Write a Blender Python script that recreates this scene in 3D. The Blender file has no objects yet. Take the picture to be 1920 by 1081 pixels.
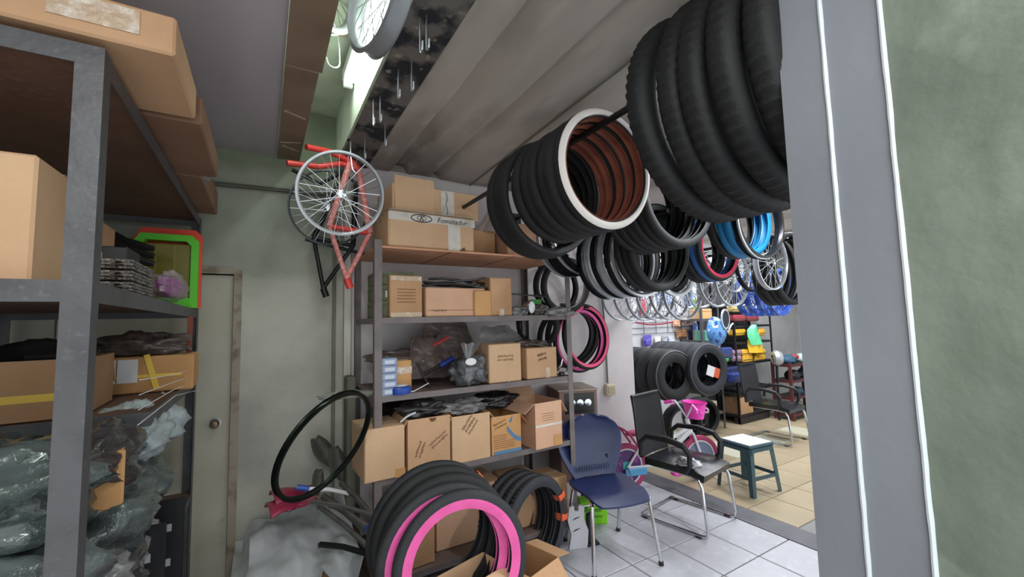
import bpy, math, random
from mathutils import Vector, Matrix, noise
random.seed(7)
PI = math.pi
sc = bpy.context.scene
COL = sc.collection

# ------------------------------------------------------------------ camera
H = 1.65
FPX, YAW, PITCH, ROLL = 783.94, 0.5377, 0.0790, -0.02416
FW = Vector((math.sin(YAW)*math.cos(PITCH), math.cos(YAW)*math.cos(PITCH), math.sin(PITCH)))
R0 = Vector((math.cos(YAW), -math.sin(YAW), 0)); U0 = R0.cross(FW)
RT = math.cos(ROLL)*R0 + math.sin(ROLL)*U0
UP = -math.sin(ROLL)*R0 + math.cos(ROLL)*U0
EYE = Vector((0, 0, H))
cam = bpy.data.cameras.new('camera'); cam.sensor_width = 36; cam.lens = 36*FPX/1920; cam.clip_start = .02
co = bpy.data.objects.new('camera', cam); COL.objects.link(co)
co.matrix_world = Matrix(((RT.x, UP.x, -FW.x, EYE.x), (RT.y, UP.y, -FW.y, EYE.y), (RT.z, UP.z, -FW.z, EYE.z), (0, 0, 0, 1)))
sc.camera = co
def ray(px, py): return RT*((px-960)/FPX) - UP*((py-540.5)/FPX) + FW
def at(px, py, ax, v):
    d = ray(px, py); i = 'XYZ'.index(ax)
    return EYE + d*((v-EYE[i])/d[i])
def hp(px, py, dep): return EYE + ray(px, py)*dep

# ------------------------------------------------------------------ world, lights, exposure
w = bpy.data.worlds.new('world'); sc.world = w; w.use_nodes = True
w.node_tree.nodes['Background'].inputs[0].default_value = (.93, 1.0, 1.0, 1)
w.node_tree.nodes['Background'].inputs[1].default_value = 1.2
sc.view_settings.view_transform = 'Standard'; sc.view_settings.look = 'None'
sc.view_settings.gamma = 1; sc.view_settings.use_curve_mapping = False
sc.view_settings.exposure = 0.45
def area(name, loc, sx, sy, power, col, rot=(0, 0, 0)):
    l = bpy.data.lights.new(name, 'AREA'); l.shape = 'RECTANGLE'; l.size = sx; l.size_y = sy; l.energy = power; l.color = col
    o = bpy.data.objects.new(name, l); COL.objects.link(o); o.location = loc; o.rotation_euler = rot
LAMPS = [(4.6, 2.3), (6.6, 2.3), (4.9, 3.55), (6.6, 3.6), (2.5, .9)]  # the last is added, hidden by the post, to brighten the rack front
POW = [32, 36, 20, 22, 36]
for (lx, ly), pw in zip(LAMPS, POW):
    area('ceiling_lamp_light', (lx, ly, 2.735), .08, 1.15, pw, (.93, .96, 1.0))
area('trough_lamp_light', (.385, 1.95, 3.06), .05, 1.1, 5, (.9, 1.0, .95), (0, -.35, 0))
area('front_fill_light', (.3, -.5, 2.74), .08, 1.0, 12, (1.0, .96, .93))  # unseen light added behind the camera to brighten the rack and its wall
area('near_fill_light', (-.5, -.5, 2.74), .08, 1.0, 20, (1.0, .97, .92))  # added light without a fixture behind the camera, lifts the darker near side

# ------------------------------------------------------------------ materials
def L(c): return tuple(((x/255)/12.92 if x/255 <= .04045 else ((x/255+.055)/1.055)**2.4) for x in c)
MATS = {}
def mat(name, rgb, rough=.6, metal=0., n=None, bump=None, alpha=1., coat=0., stretch=(1, 1, 1), emit=None, trans=0):
    if name in MATS: return MATS[name]
    m = bpy.data.materials.new(name); m.use_nodes = True; nt = m.node_tree; b = nt.nodes['Principled BSDF']
    c = L(rgb)
    b.inputs['Base Color'].default_value = (*c, 1); b.inputs['Roughness'].default_value = rough; b.inputs['Metallic'].default_value = metal
    b.inputs['Alpha'].default_value = alpha; b.inputs['Coat Weight'].default_value = coat
    b.inputs['Transmission Weight'].default_value = trans
    if emit: b.inputs['Emission Color'].default_value = (*L(emit[0]), 1); b.inputs['Emission Strength'].default_value = emit[1]
    if n or bump:
        tc = nt.nodes.new('ShaderNodeTexCoord'); mp = nt.nodes.new('ShaderNodeMapping'); mp.inputs['Scale'].default_value = stretch
        nt.links.new(tc.outputs['Object'], mp.inputs[0])
    if n:
        layers = n if isinstance(n, list) else [n]
        prev = None
        for (s, c2, lo, hi) in layers:
            t = nt.nodes.new('ShaderNodeTexNoise'); t.inputs['Scale'].default_value = s; t.inputs['Detail'].default_value = 5
            nt.links.new(mp.outputs[0], t.inputs['Vector'])
            r = nt.nodes.new('ShaderNodeMapRange'); r.inputs[1].default_value = lo; r.inputs[2].default_value = hi
            nt.links.new(t.outputs[0], r.inputs[0])
            mx = nt.nodes.new('ShaderNodeMix'); mx.data_type = 'RGBA'
            if prev: nt.links.new(prev, mx.inputs[6])
            else: mx.inputs[6].default_value = (*c, 1)
            mx.inputs[7].default_value = (*L(c2), 1); nt.links.new(r.outputs[0], mx.inputs[0]); prev = mx.outputs[2]
        nt.links.new(prev, b.inputs['Base Color'])
    if bump:
        t = nt.nodes.new('ShaderNodeTexNoise'); t.inputs['Scale'].default_value = bump[0]; t.inputs['Detail'].default_value = 6
        nt.links.new(mp.outputs[0], t.inputs['Vector'])
        bp = nt.nodes.new('ShaderNodeBump'); bp.inputs['Strength'].default_value = bump[1]; bp.inputs['Distance'].default_value = .02
        nt.links.new(t.outputs[0], bp.inputs['Height']); nt.links.new(bp.outputs[0], b.inputs['Normal'])
    MATS[name] = m
    return m
def zone(m, axis, stops, s=6, amt=.25):
    """real paint zones along an axis of the wall: stops = [(pos, rgb)...], edges broken up by noise"""
    nt = m.node_tree; b = nt.nodes['Principled BSDF']
    g = nt.nodes.new('ShaderNodeNewGeometry'); sp = nt.nodes.new('ShaderNodeSeparateXYZ'); nt.links.new(g.outputs['Position'], sp.inputs[0])
    t = nt.nodes.new('ShaderNodeTexNoise'); t.inputs['Scale'].default_value = s; t.inputs['Detail'].default_value = 6
    nt.links.new(g.outputs['Position'], t.inputs['Vector'])
    a = nt.nodes.new('ShaderNodeMath'); a.operation = 'MULTIPLY_ADD'; a.inputs[1].default_value = amt; nt.links.new(t.outputs[0], a.inputs[0])
    nt.links.new(sp.outputs[axis], a.inputs[2])
    lo, hi = stops[0][0], stops[-1][0]
    mr = nt.nodes.new('ShaderNodeMapRange'); mr.inputs[1].default_value = lo; mr.inputs[2].default_value = hi; nt.links.new(a.outputs[0], mr.inputs[0])
    cr = nt.nodes.new('ShaderNodeValToRGB'); e = cr.color_ramp.elements
    while len(e) < len(stops): e.new(.5)
    for i, (p, c) in enumerate(stops): e[i].position = (p-lo)/(hi-lo); e[i].color = (*L(c), 1)
    nt.links.new(mr.outputs[0], cr.inputs[0])
    # blotches
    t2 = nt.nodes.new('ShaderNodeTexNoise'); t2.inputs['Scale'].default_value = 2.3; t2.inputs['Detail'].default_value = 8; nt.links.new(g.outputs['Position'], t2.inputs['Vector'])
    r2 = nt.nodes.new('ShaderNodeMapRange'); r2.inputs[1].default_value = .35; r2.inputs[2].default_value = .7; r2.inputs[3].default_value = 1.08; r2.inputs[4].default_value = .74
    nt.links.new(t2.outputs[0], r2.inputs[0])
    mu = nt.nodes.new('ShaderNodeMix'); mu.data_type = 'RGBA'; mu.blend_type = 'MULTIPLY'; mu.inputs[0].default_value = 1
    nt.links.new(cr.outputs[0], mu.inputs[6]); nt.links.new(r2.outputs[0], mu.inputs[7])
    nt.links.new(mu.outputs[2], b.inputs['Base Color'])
    return m
CARD = [mat('cardboard_%s' % k, c, .8, n=[(3, d, .4, .75), (40, e, .5, .8)], bump=(60, .06)) for k, c, d, e in
        (('tan', (198, 158, 124), (180, 140, 106), (190, 152, 116)), ('pale', (206, 170, 136), (192, 154, 120), (200, 162, 128)),
         ('brown', (184, 144, 108), (164, 124, 88), (176, 136, 100)), ('ochre', (196, 148, 98), (174, 128, 80), (188, 140, 92)), ('pinkish', (204, 162, 134), (188, 146, 118), (198, 154, 126)), ('dim', (136, 102, 80), (116, 84, 64), (128, 94, 72)))]  # dim: cardboard with shade put into its colour, for unlit tall rack cartons
CARD_DARK = mat('cardboard_inside', (110, 76, 52), .85, n=(8, (84, 56, 38), .4, .7))
TAPE = mat('clear_tape', (188, 164, 140), .12, n=(30, (212, 200, 190), .5, .7), bump=(40, .5))
WTAPE = mat('white_tape', (206, 200, 192), .35, n=(14, (180, 172, 160), .5, .75), bump=(30, .3))
INK = mat('black_ink', (38, 34, 34), .7)
SCRIB = mat('marker_ink', (120, 84, 62), .8)
STEEL = mat('grey_enamel_steel', (80, 80, 84), .45, .2, n=[(9, (66, 66, 70), .45, .75), (60, (92, 90, 92), .6, .75)], bump=(50, .08))
STEEL_W = mat('warm_grey_enamel_steel', (112, 102, 102), .5, .15, n=[(9, (94, 86, 86), .45, .75)], bump=(50, .08))
BOARD = mat('dark_brown_hardboard', (104, 76, 62), .75, n=[(5, (88, 62, 50), .4, .7), (50, (112, 84, 68), .5, .8)])
SHELFB = mat('dusty_shelf_board', (120, 100, 92), .7, n=[(5, (98, 82, 76), .4, .7)])
RUB = mat('black_rubber', (16, 17, 19), .68, n=(12, (23, 24, 27), .4, .7), bump=(120, .12))
RUB2 = mat('dusty_rubber', (32, 33, 38), .65, n=(9, (42, 44, 48), .45, .75), bump=(90, .15))
RUBW = mat('worn_grey_rubber', (40, 43, 50), .7, n=(9, (32, 35, 40), .45, .75), bump=(90, .15))
GUM = mat('gum_brown_sidewall', (150, 84, 66), .6, n=(14, (126, 66, 52), .4, .7))
WHITEW = mat('white_sidewall', (206, 200, 196), .6)
PINK = mat('pink_rubber', (226, 92, 164), .55, n=(12, (208, 76, 146), .45, .75))
HOTP = mat('coral_pink_rubber', (228, 74, 120), .5)
CHROME = mat('chrome', (206, 208, 212), .16, 1.)
ALU = mat('brushed_aluminium', (190, 192, 198), .32, .9)
SILV = mat('silver_painted_rim', (186, 190, 196), .35, .5)
BLKM = mat('black_metal', (30, 30, 33), .4, .3)
BLKP = mat('black_plastic', (28, 28, 31), .38, bump=(90, .05))
BLKV = mat('black_vinyl', (26, 25, 30), .26, bump=(18, .12))
MESHF = mat('black_mesh_fabric', (27, 27, 32), .75, bump=(300, .3))
NAVY = mat('navy_plastic', (42, 52, 92), .3, n=(6, (36, 44, 80), .4, .7), bump=(30, .03))
RED = mat('glossy_red_paint', (214, 66, 58), .3, n=(20, (190, 50, 46), .5, .75))
REDW = mat('bubble_wrapped_red', (204, 120, 116), .3, n=(45, (226, 168, 162), .45, .7), bump=(60, .5))
WHITEP = mat('white_plastic', (222, 222, 226), .4)
PINKP = mat('pink_plastic', (244, 70, 186), .35)
MAUVE = mat('mauve_rubber', (176, 62, 106), .6)
DGREEN = mat('dark_green_plastic', (48, 76, 84), .42)
BLUEP = mat('blue_plastic', (36, 70, 160), .35)
CYAN = mat('cyan_rubber', (20, 120, 176), .45)
YEL = mat('yellow_tape', (226, 186, 60), .4)
ORANGE = mat('orange_paper', (214, 92, 48), .55)
CREAM = mat('cream_plastic', (198, 186, 160), .5)
def bagm(name, c, c2, alpha=.8, rough=.14): return mat(name, c, rough, n=(7, c2, .4, .7), bump=(16, .9), alpha=alpha, coat=.4)
BAGG = bagm('grey_green_plastic_film', (86, 96, 96), (56, 64, 65), .93)
BAGC = bagm('clear_plastic_film', (150, 148, 150), (104, 102, 106), .72, .1)
BAGD = bagm('dark_clear_film', (70, 68, 70), (40, 38, 40), .88, .12)
BAGW = bagm('white_plastic_film', (176, 186, 190), (150, 160, 164), .95, .25)
BAGB = bagm('brownish_clear_film', (112, 98, 94), (80, 68, 66), .82, .14)

# ------------------------------------------------------------------ geometry helpers
class G:
    def __init__(s): s.v = []; s.f = []
    def add(s, vs, fs, M=None):
        k = len(s.v); s.v += [tuple(M @ Vector(p)) if M else tuple(p) for p in vs]; s.f += [tuple(i+k for i in q) for q in fs]; return s
    def box(s, a, b, M=None, bev=0.):
        x0, y0, z0 = a; x1, y1, z1 = b
        if x1 < x0: x0, x1 = x1, x0
        if y1 < y0: y0, y1 = y1, y0
        if z1 < z0: z0, z1 = z1, z0
        if not bev:
            return s.add([(x0, y0, z0), (x1, y0, z0), (x1, y1, z0), (x0, y1, z0), (x0, y0, z1), (x1, y0, z1), (x1, y1, z1), (x0, y1, z1)],
                         [(0, 3, 2, 1), (4, 5, 6, 7), (0, 1, 5, 4), (1, 2, 6, 5), (2, 3, 7, 6), (3, 0, 4, 7)], M)
        c = min(bev, (x1-x0)*.45, (y1-y0)*.45, (z1-z0)*.45); vs = []
        for x, sx in ((x0, 1), (x1, -1)):
            for y, sy in ((y0, 1), (y1, -1)):
                for z, sz in ((z0, 1), (z1, -1)):
                    vs += [(x, y+sy*c, z+sz*c), (x+sx*c, y, z+sz*c), (x+sx*c, y+sy*c, z)]
        I = lambda i, j, k, a: (i*4+j*2+k)*3+a
        fs = [(I(0, 0, 0, 0), I(0, 0, 1, 0), I(0, 1, 1, 0), I(0, 1, 0, 0)), (I(1, 0, 0, 0), I(1, 1, 0, 0), I(1, 1, 1, 0), I(1, 0, 1, 0)),
              (I(0, 0, 0, 1), I(1, 0, 0, 1), I(1, 0, 1, 1), I(0, 0, 1, 1)), (I(0, 1, 0, 1), I(0, 1, 1, 1), I(1, 1, 1, 1), I(1, 1, 0, 1)),
              (I(0, 0, 0, 2), I(0, 1, 0, 2), I(1, 1, 0, 2), I(1, 0, 0, 2)), (I(0, 0, 1, 2), I(1, 0, 1, 2), I(1, 1, 1, 2), I(0, 1, 1, 2))]
        for j in (0, 1):
            for k in (0, 1): fs.append((I(0, j, k, 1), I(1, j, k, 1), I(1, j, k, 2), I(0, j, k, 2)))
        for i in (0, 1):
            for k in (0, 1): fs.append((I(i, 0, k, 0), I(i, 1, k, 0), I(i, 1, k, 2), I(i, 0, k, 2)))
            for j in (0, 1): fs.append((I(i, j, 0, 0), I(i, j, 1, 0), I(i, j, 1, 1), I(i, j, 0, 1)))
        for i in (0, 1):
            for j in (0, 1):
                for k in (0, 1): fs.append((I(i, j, k, 0), I(i, j, k, 1), I(i, j, k, 2)))
        return s.add(vs, fs, M)
    def tube(s, pts, r, n=8, closed=False, M=None):
        P = [Vector(p) for p in pts]; m = len(P); rr = r if isinstance(r, (list, tuple)) else [r]*m
        vs = []; fs = []; N = None
        for i, p in enumerate(P):
            if closed: t = P[(i+1) % m]-P[i-1]
            else: t = (P[min(i+1, m-1)]-P[max(i-1, 0)])
            t = t.normalized() if t.length > 1e-9 else Vector((0, 0, 1))
            if N is None:
                N = t.orthogonal().normalized()
            N = (N - t*N.dot(t)); N = N.normalized() if N.length > 1e-6 else t.orthogonal().normalized()
            B = t.cross(N)
            for k in range(n):
                a = 2*PI*k/n; vs.append(p + (N*math.cos(a)+B*math.sin(a))*rr[i])
        for i in range(m if closed else m-1):
            j = (i+1) % m
            for k in range(n): fs.append((i*n+k, i*n+(k+1) % n, j*n+(k+1) % n, j*n+k))
        if not closed: fs += [tuple(range(n-1, -1, -1)), tuple((m-1)*n+k for k in range(n))]
        return s.add(vs, fs, M)
    def lathe(s, prof, seg=40, closed=True, M=None, mod=None):
        """profile [(radius, y)] revolved about Y"""
        m = len(prof); vs = []; fs = []
        for i in range(seg):
            a = 2*PI*i/seg
            for j, (r, y) in enumerate(prof):
                q = r + (mod(i, j) if mod else 0); vs.append((q*math.cos(a), y, q*math.sin(a)))
        for i in range(seg):
            i2 = (i+1) % seg
            for j in range(m if closed else m-1):
                j2 = (j+1) % m; fs.append((i*m+j, i2*m+j, i2*m+j2, i*m+j2))
        return s.add(vs, fs, M)
    def sheet(s, P, t, M=None):
        nu, nv = len(P), len(P[0]); P = [[Vector(q) for q in row] for row in P]; top = []; bot = []
        for i in range(nu):
            for j in range(nv):
                du = P[min(i+1, nu-1)][j]-P[max(i-1, 0)][j]; dv = P[i][min(j+1, nv-1)]-P[i][max(j-1, 0)]
                N = du.cross(dv); N = N.normalized() if N.length > 1e-12 else Vector((0, 0, 1))
                top.append(P[i][j]+N*t/2); bot.append(P[i][j]-N*t/2)
        K = nu*nv; fs = []
        for i in range(nu-1):
            for j in range(nv-1):
                a, b, c, d = i*nv+j, (i+1)*nv+j, (i+1)*nv+j+1, i*nv+j+1
                fs += [(a, b, c, d), (K+d, K+c, K+b, K+a)]
        rim = [i*nv for i in range(nu)] + [(nu-1)*nv+j for j in range(1, nv)] + [i*nv+nv-1 for i in range(nu-2, -1, -1)] + [j for j in range(nv-2, 0, -1)]
        for k in range(len(rim)):
            a, b = rim[k], rim[(k+1) % len(rim)]; fs.append((b, a, K+a, K+b))
        return s.add(top+bot, fs, M)
    def prism(s, poly, d, M=None):
        """poly in XZ plane, extruded 0..d along Y"""
        n = len(poly)
        vs = [(x, 0, z) for x, z in poly] + [(x, d, z) for x, z in poly]
        return s.add(vs, [tuple(range(n)), tuple(range(2*n-1, n-1, -1))]+[(i, i+n, (i+1) % n+n, (i+1) % n) for i in range(n)], M)
    def blob(s, c, r, amp=.25, freq=2.2, seed=0, nu=20, nv=14, M=None, flat=0.):
        vs = []; fs = []; c = Vector(c)
        for j in range(nv+1):
            th = PI*j/nv
            for i in range(nu):
                ph = 2*PI*i/nu; d = Vector((math.sin(th)*math.cos(ph), math.sin(th)*math.sin(ph), math.cos(th)))
                q = d*freq + Vector((seed*3.1, seed*1.7, seed*.9))
                k = 1 + amp*(noise.noise(q)*1.2 + .6*(.5-abs(noise.noise(q*2.2))*1.6) + .22*(.5-abs(noise.noise(q*4.5))*1.5))
                p = Vector((d.x*r[0]*k, d.y*r[1]*k, d.z*r[2]*k))
                if flat and p.z < -r[2]*flat: p.z = -r[2]*flat + (p.z+r[2]*flat)*.1
                vs.append(c+p)
        for j in range(nv):
            for i in range(nu): fs.append((j*nu+i, (j+1)*nu+i, (j+1)*nu+(i+1) % nu, j*nu+(i+1) % nu))
        return s.add(vs, fs, M)
    def mesh(s, name, smooth=35):
        me = bpy.data.meshes.new(name); me.from_pydata(s.v, [], s.f); me.validate()
        if smooth:
            me.shade_smooth(); me.set_sharp_from_angle(angle=math.radians(smooth))
        return me
def link(name, me, m, parent=None, loc=None):
    o = bpy.data.objects.new(name, me); COL.objects.link(o)
    if m and not me.materials: me.materials.append(m)
    if parent: o.parent = parent
    if loc is not None: o.location = loc
    return o
def obj(name, g, m, parent=None, smooth=35, world=False, label=None):
    """world=True: g is in world coordinates while the parent sits (unrotated) at its own location"""
    if world and parent:
        d = parent.location if not parent.parent else parent.location + parent.parent.location
        g.v = [(x-d.x, y-d.y, z-d.z) for x, y, z in g.v]
    o = link(name, g.mesh(name, smooth), m, parent)
    if label: o['label'] = label
    return o
def tag(o, label, cat, group=None):
    o['label'] = label; o['category'] = cat
    if group: o['group'] = group
    return o
def thing(name, label, cat, loc=(0, 0, 0), rz=0, group=None):
    o = bpy.data.objects.new(name, None); COL.objects.link(o); o.empty_display_size = .05
    o.location = loc; o.rotation_euler = (0, 0, rz)
    return tag(o, label, cat, group)
def single(name, g, m, label, cat, group=None, smooth=35, base=None):
    """a thing that is one mesh given in world coordinates; origin moved to its base"""
    n = len(g.v); b = Vector(base) if base else Vector((sum(p[0] for p in g.v)/n, sum(p[1] for p in g.v)/n, min(p[2] for p in g.v)))
    g.v = [(x-b.x, y-b.y, z-b.z) for x, y, z in g.v]
    o = link(name, g.mesh(name, smooth), m); o.location = b
    return tag(o, label, cat, group)
def struct(name, g, m, parent=None, smooth=0, world=False):
    o = obj(name, g, m, parent, smooth, world)
    if not parent: o['kind'] = 'structure'
    return o
def stuff(o): o['kind'] = 'stuff'; return o
def bx(a, b, bev=0., M=None): return G().box(a, b, M, bev)
def ORD(i): return ['first', 'second', 'third', 'fourth', 'fifth', 'sixth', 'seventh', 'eighth', 'ninth', 'tenth', 'eleventh', 'twelfth'][i]
def lettering(parent, text, size, loc, rot, m, name='lettering', shear=0.):
    cu = bpy.data.curves.new(name, 'FONT'); cu.body = text; cu.size = size; cu.extrude = .0004; cu.resolution_u = 2; cu.shear = shear; cu.align_x = 'CENTER'; cu.align_y = 'CENTER'
    t = bpy.data.objects.new(name, cu); COL.objects.link(t)
    me = bpy.data.meshes.new_from_object(t.evaluated_get(bpy.context.evaluated_depsgraph_get()))
    bpy.data.objects.remove(t)
    o = link(name, me, m, parent, loc); me.materials.clear(); me.materials.append(m); o.rotation_euler = rot
    return o
def ribbon(pts, wdt, M=None):
    """flat stroke in the XZ plane, facing -Y"""
    P = [Vector((p[0], 0, p[1])) for p in pts]; row = []
    for i, p in enumerate(P):
        t = (P[min(i+1, len(P)-1)]-P[max(i-1, 0)]).normalized(); nrm = Vector((-t.z, 0, t.x))
        row.append([p+nrm*wdt/2, p-nrm*wdt/2])
    return G().sheet(row, .0006, M)
def scribble(parent, cx, cz, wd, ht, y, ang=0., seed=1, m=None, lines=2, name='handwriting'):
    rnd = random.Random(seed)
    for k in range(lines):
        pts = []; n = 44
        for i in range(n):
            u = i/(n-1); pts.append((wd*(u-.5), ht*(.5-k)/lines*1.7 + ht/lines*.75*math.sin(i*1.7+k+rnd.random())*(rnd.random()*.8+.3) if i % 9 else ht*(.5-k)/lines*1.7))
        c, s_ = math.cos(ang), math.sin(ang)
        pts = [(cx+c*x-s_*z, cz+s_*x+c*z) for x, z in pts]
        obj(name, ribbon(pts, .0028, Matrix.Translation((0, y, 0))), m or SCRIB, parent, 0)

# ------------------------------------------------------------------ setting
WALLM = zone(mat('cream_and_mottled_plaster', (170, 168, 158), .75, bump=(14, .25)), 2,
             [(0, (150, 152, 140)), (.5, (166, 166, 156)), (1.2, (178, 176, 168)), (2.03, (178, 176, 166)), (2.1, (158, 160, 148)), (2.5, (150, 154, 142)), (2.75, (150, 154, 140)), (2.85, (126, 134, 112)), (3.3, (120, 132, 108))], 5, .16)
SHELFWALL = mat('pinkish_white_paint', (206, 198, 200), .7, n=[(3, (194, 186, 190), .4, .7)], bump=(40, .05))
FARWALL = mat('cool_white_paint', (206, 205, 210), .7, n=[(3, (190, 190, 196), .4, .7)], bump=(40, .05))
GREYWALL = mat('pale_grey_paint', (164, 164, 164), .7, n=[(3, (150, 150, 152), .4, .7)])
CEILM = mat('smeared_grey_plaster', (188, 178, 170), .8, n=[(1.7, (150, 142, 134), .42, .62), (6, (200, 192, 184), .58, .8)], bump=(6, .12), stretch=(1.3, .5, 1))
CEIL2 = mat('mauve_grey_ceiling_paint', (190, 182, 186), .8, n=[(1.6, (172, 164, 168), .4, .7)], stretch=(1.5, .4, 1))
TROUGH = mat('pale_green_plaster', (188, 200, 178), .75, n=[(5, (160, 172, 146), .45, .75)], bump=(18, .2))
MOULD = mat('mould_stained_plaster', (112, 106, 102), .85, n=[(7, (36, 38, 44), .44, .56), (22, (150, 140, 124), .62, .72)], bump=(20, .4), stretch=(1, .8, 1))
GREENP = mat('grey_green_render', (112, 121, 110), .65, n=[(2.6, (96, 105, 94), .4, .65), (7, (128, 138, 126), .58, .75)], bump=(7, .6))
POSTM = mat('pale_grey_gloss_paint', (132, 136, 144), .4, n=[(2, (123, 127, 135), .4, .7)], bump=(45, .06))
BEAD = mat('weld_bead_paint', (214, 222, 228), .35)
TILEW = mat('white_floor_tile', (192, 192, 200), .35, n=[(1.5, (178, 178, 186), .35, .7), (14, (200, 200, 208), .5, .75)])
TILEB = mat('beige_floor_tile', (186, 170, 142), .4, n=[(1.5, (168, 152, 124), .35, .7)])
TILEC = mat('cream_floor_tile', (206, 204, 182), .4, n=[(1.5, (192, 190, 168), .35, .7)])
GROUT = mat('dark_grout', (146, 144, 144), .9)
STRIP = mat('grey_floor_strip', (106, 106, 112), .6, n=(6, (94, 94, 100), .4, .7))

fl = struct('floor', bx((-1.7, -.6, -.12), (9.0, 5.2, -.012)), GROUT)
tw = bx((-.196, -.196, -.012), (.196, .196, 0), .004).mesh('tile', 0); tw.materials.append(TILEW)
tb = bx((-.196, -.196, -.012), (.196, .196, 0), .004).mesh('tile', 0); tb.materials.append(TILEB)
tcm = bx((-.196, -.196, -.012), (.196, .196, 0), .004).mesh('tile', 0); tcm.materials.append(TILEC)
x = 3.17
while x > -.5:
    for j in range(8):
        y = .75+.4*j
        if y > 3.3: continue
        link('tile', tw, None, fl, (x, y, 0))
    x -= .4
for i in range(13):
    for j in range(9):
        X, Y = 3.81+.4*i, 1.2+.4*j
        if Y > 4.6: continue
        if X/Y > 2.35: continue
        link('tile', tcm if (j == 5 and i in (1, 4, 5)) or (i == 7 and j in (5, 4)) or (i == 3 and j > 4) else tb, None, fl, (X, Y, 0))
g = bx((3.375, .6, -.012), (3.607, 4.2, .001)); struct('trim_1', g, STRIP)

DX = -.166                                                   # door edge
g = G().box((-1.75, 3.25, 0), (-.98, 3.4, 3.25)).box((-.98, 3.36, 0), (DX, 3.4, 2.0)).box((DX+.0, 3.25, 0), (.56, 3.4, 3.25)).box((-.98, 3.25, 2.0), (DX, 3.4, 3.25))  # second box is an unseen backing added to stop light leaking round the door
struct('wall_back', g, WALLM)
struct('wall_shelf_side', bx((.56, 3.25, 0), (3.44, 3.4, 2.9)), SHELFWALL)
struct('wall_step', bx((3.3, 3.4, 0), (3.44, 4.25, 2.9)), FARWALL)
struct('wall_far_back', bx((3.44, 4.25, 0), (7.36, 4.4, 2.9)), FARWALL)
struct('wall_far_corner', bx((7.36, 4.2, 0), (9.0, 4.4, 2.9)), GREYWALL)
struct('wall_right', bx((9.0, .0, 0), (9.15, 5.2, 2.9)), GREYWALL)
struct('wall_left', bx((-1.85, -.6, 0), (-1.75, 3.4, 3.3)), WALLM)
# door
DOORM = mat('dirty_cream_door_paint', (178, 174, 160), .5, n=[(2.5, (164, 158, 142), .4, .7), (9, (140, 128, 112), .68, .82)])
d1 = struct('door_1', bx((-.975, 3.262, .004), (DX-.003, 3.305, 1.993)), DOORM)
kx = -.245
g = G().lathe([(.0, -.004), (.032, -.004), (.032, .0), (.0, .002)], 20, False, Matrix.Translation((kx, 3.26, 1.063))); obj('knob_rose', g, ALU, d1)
g = G().lathe([(0, -.062), (.018, -.06), (.026, -.046), (.022, -.03), (.011, -.022), (.011, 0)], 20, False, Matrix.Translation((kx, 3.26, 1.063))); obj('door_knob', g, mat('tarnished_brass', (120, 104, 84), .35, .8), d1)
FRAMEM = mat('stained_frame_paint', (150, 140, 124), .6, n=[(12, (110, 94, 78), .5, .7)])
obj('door_frame', G().box((DX, 3.235, 0), (DX+.045, 3.3, 2.03)), FRAMEM, d1, 0)
obj('door_frame', G().box((-1.0, 3.235, 2.0), (DX, 3.3, 2.045)), FRAMEM, d1, 0)
# pipes on the wall
PIPE = mat('painted_conduit', (120, 118, 106), .6)
struct('trim_2', G().tube([(.435, 3.225, .0), (.437, 3.225, 2.85)], .011, 8), PIPE)
struct('trim_3', bx((.5, 3.2, 0), (.545, 3.25, 2.85)), mat('ivory_cover_strip', (196, 190, 184), .6))
struct('trim_4', G().tube([(-1.7, 3.225, 2.545), (-.3, 3.225, 2.58), (.43, 3.225, 2.60)], .014, 8), mat('dark_conduit', (84, 84, 72), .6))
struct('trim_5', G().tube([(3.04, 3.235, 1.0), (3.035, 3.235, 1.55), (2.93, 3.235, 2.85)], .009, 8), PIPE)
s = thing('socket_box', 'cream surface socket box at the foot of the wall conduit', 'socket box', (3.06, 3.25, .88))
obj('box_body', bx((-.06, -.045, 0), (.06, 0, .11), .006), CREAM, s); obj('face_plate', bx((-.045, -.05, .02), (.045, -.044, .09), .003), mat('aged_ivory', (176, 160, 130), .5), s)

# ceilings
c1 = struct('ceiling', G().box((.46, -.6, 2.862), (.662, 4.5, 3.0)).box((.662, -.6, 2.95), (2.24, 4.5, 3.0)).box((2.24, -.6, 2.862), (9.1, 4.5, 3.0)).box((.662, 3.235, 2.862), (2.24, 4.5, 2.95)), CEILM)
struct('ceiling_edge', bx((.445, -.6, 2.856), (.462, 3.25, 3.22)), TROUGH)
obj('ceiling_slab_edge_stain', bx((.46, .2, 2.848), (.66, 3.25, 2.863)), MOULD, c1, 0)
P = []
for i in range(110):
    X = .66+1.6*i/109; row = []
    for j in range(34):
        Y = -.5+3.74*j/33; wv = .012*noise.noise(Vector((2, Y*1.3, 1)))
        sm = lambda c_, w_: 1/(1+math.exp(-(X+wv-c_)/w_))
        d = .06*(sm(.85, .005)-sm(.955, .008)) + .045*math.exp(-((X+wv-1.2)/.03)**2) + .012*math.exp(-((X+wv-1.08)/.07)**2) + .004*noise.noise(Vector((X*5, Y*2.2, 3)))+.002*noise.noise(Vector((X*16, Y*8, 6)))
        row.append((X, Y, 2.852+d))
    P.append(row)
obj('plaster_skin', G().sheet(P, .004), CEILM, c1, 180)
obj('surface_cable', G().tube([(1.40, .3, 2.842), (1.45, 1.4, 2.842), (1.53, 3.24, 2.842)], .006, 6), PIPE, c1)
struct('ceiling_left', bx((-1.8, -.6, 2.83), (.06, 3.25, 2.95)), CEIL2)
struct('ceiling_trough', bx((.04, -.6, 3.2), (.47, 3.25, 3.3)), TROUGH)
CP = mat('brown_card_panel', (140, 118, 98), .6, n=[(4, (122, 100, 82), .4, .7)], bump=(8, .15))
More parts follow.
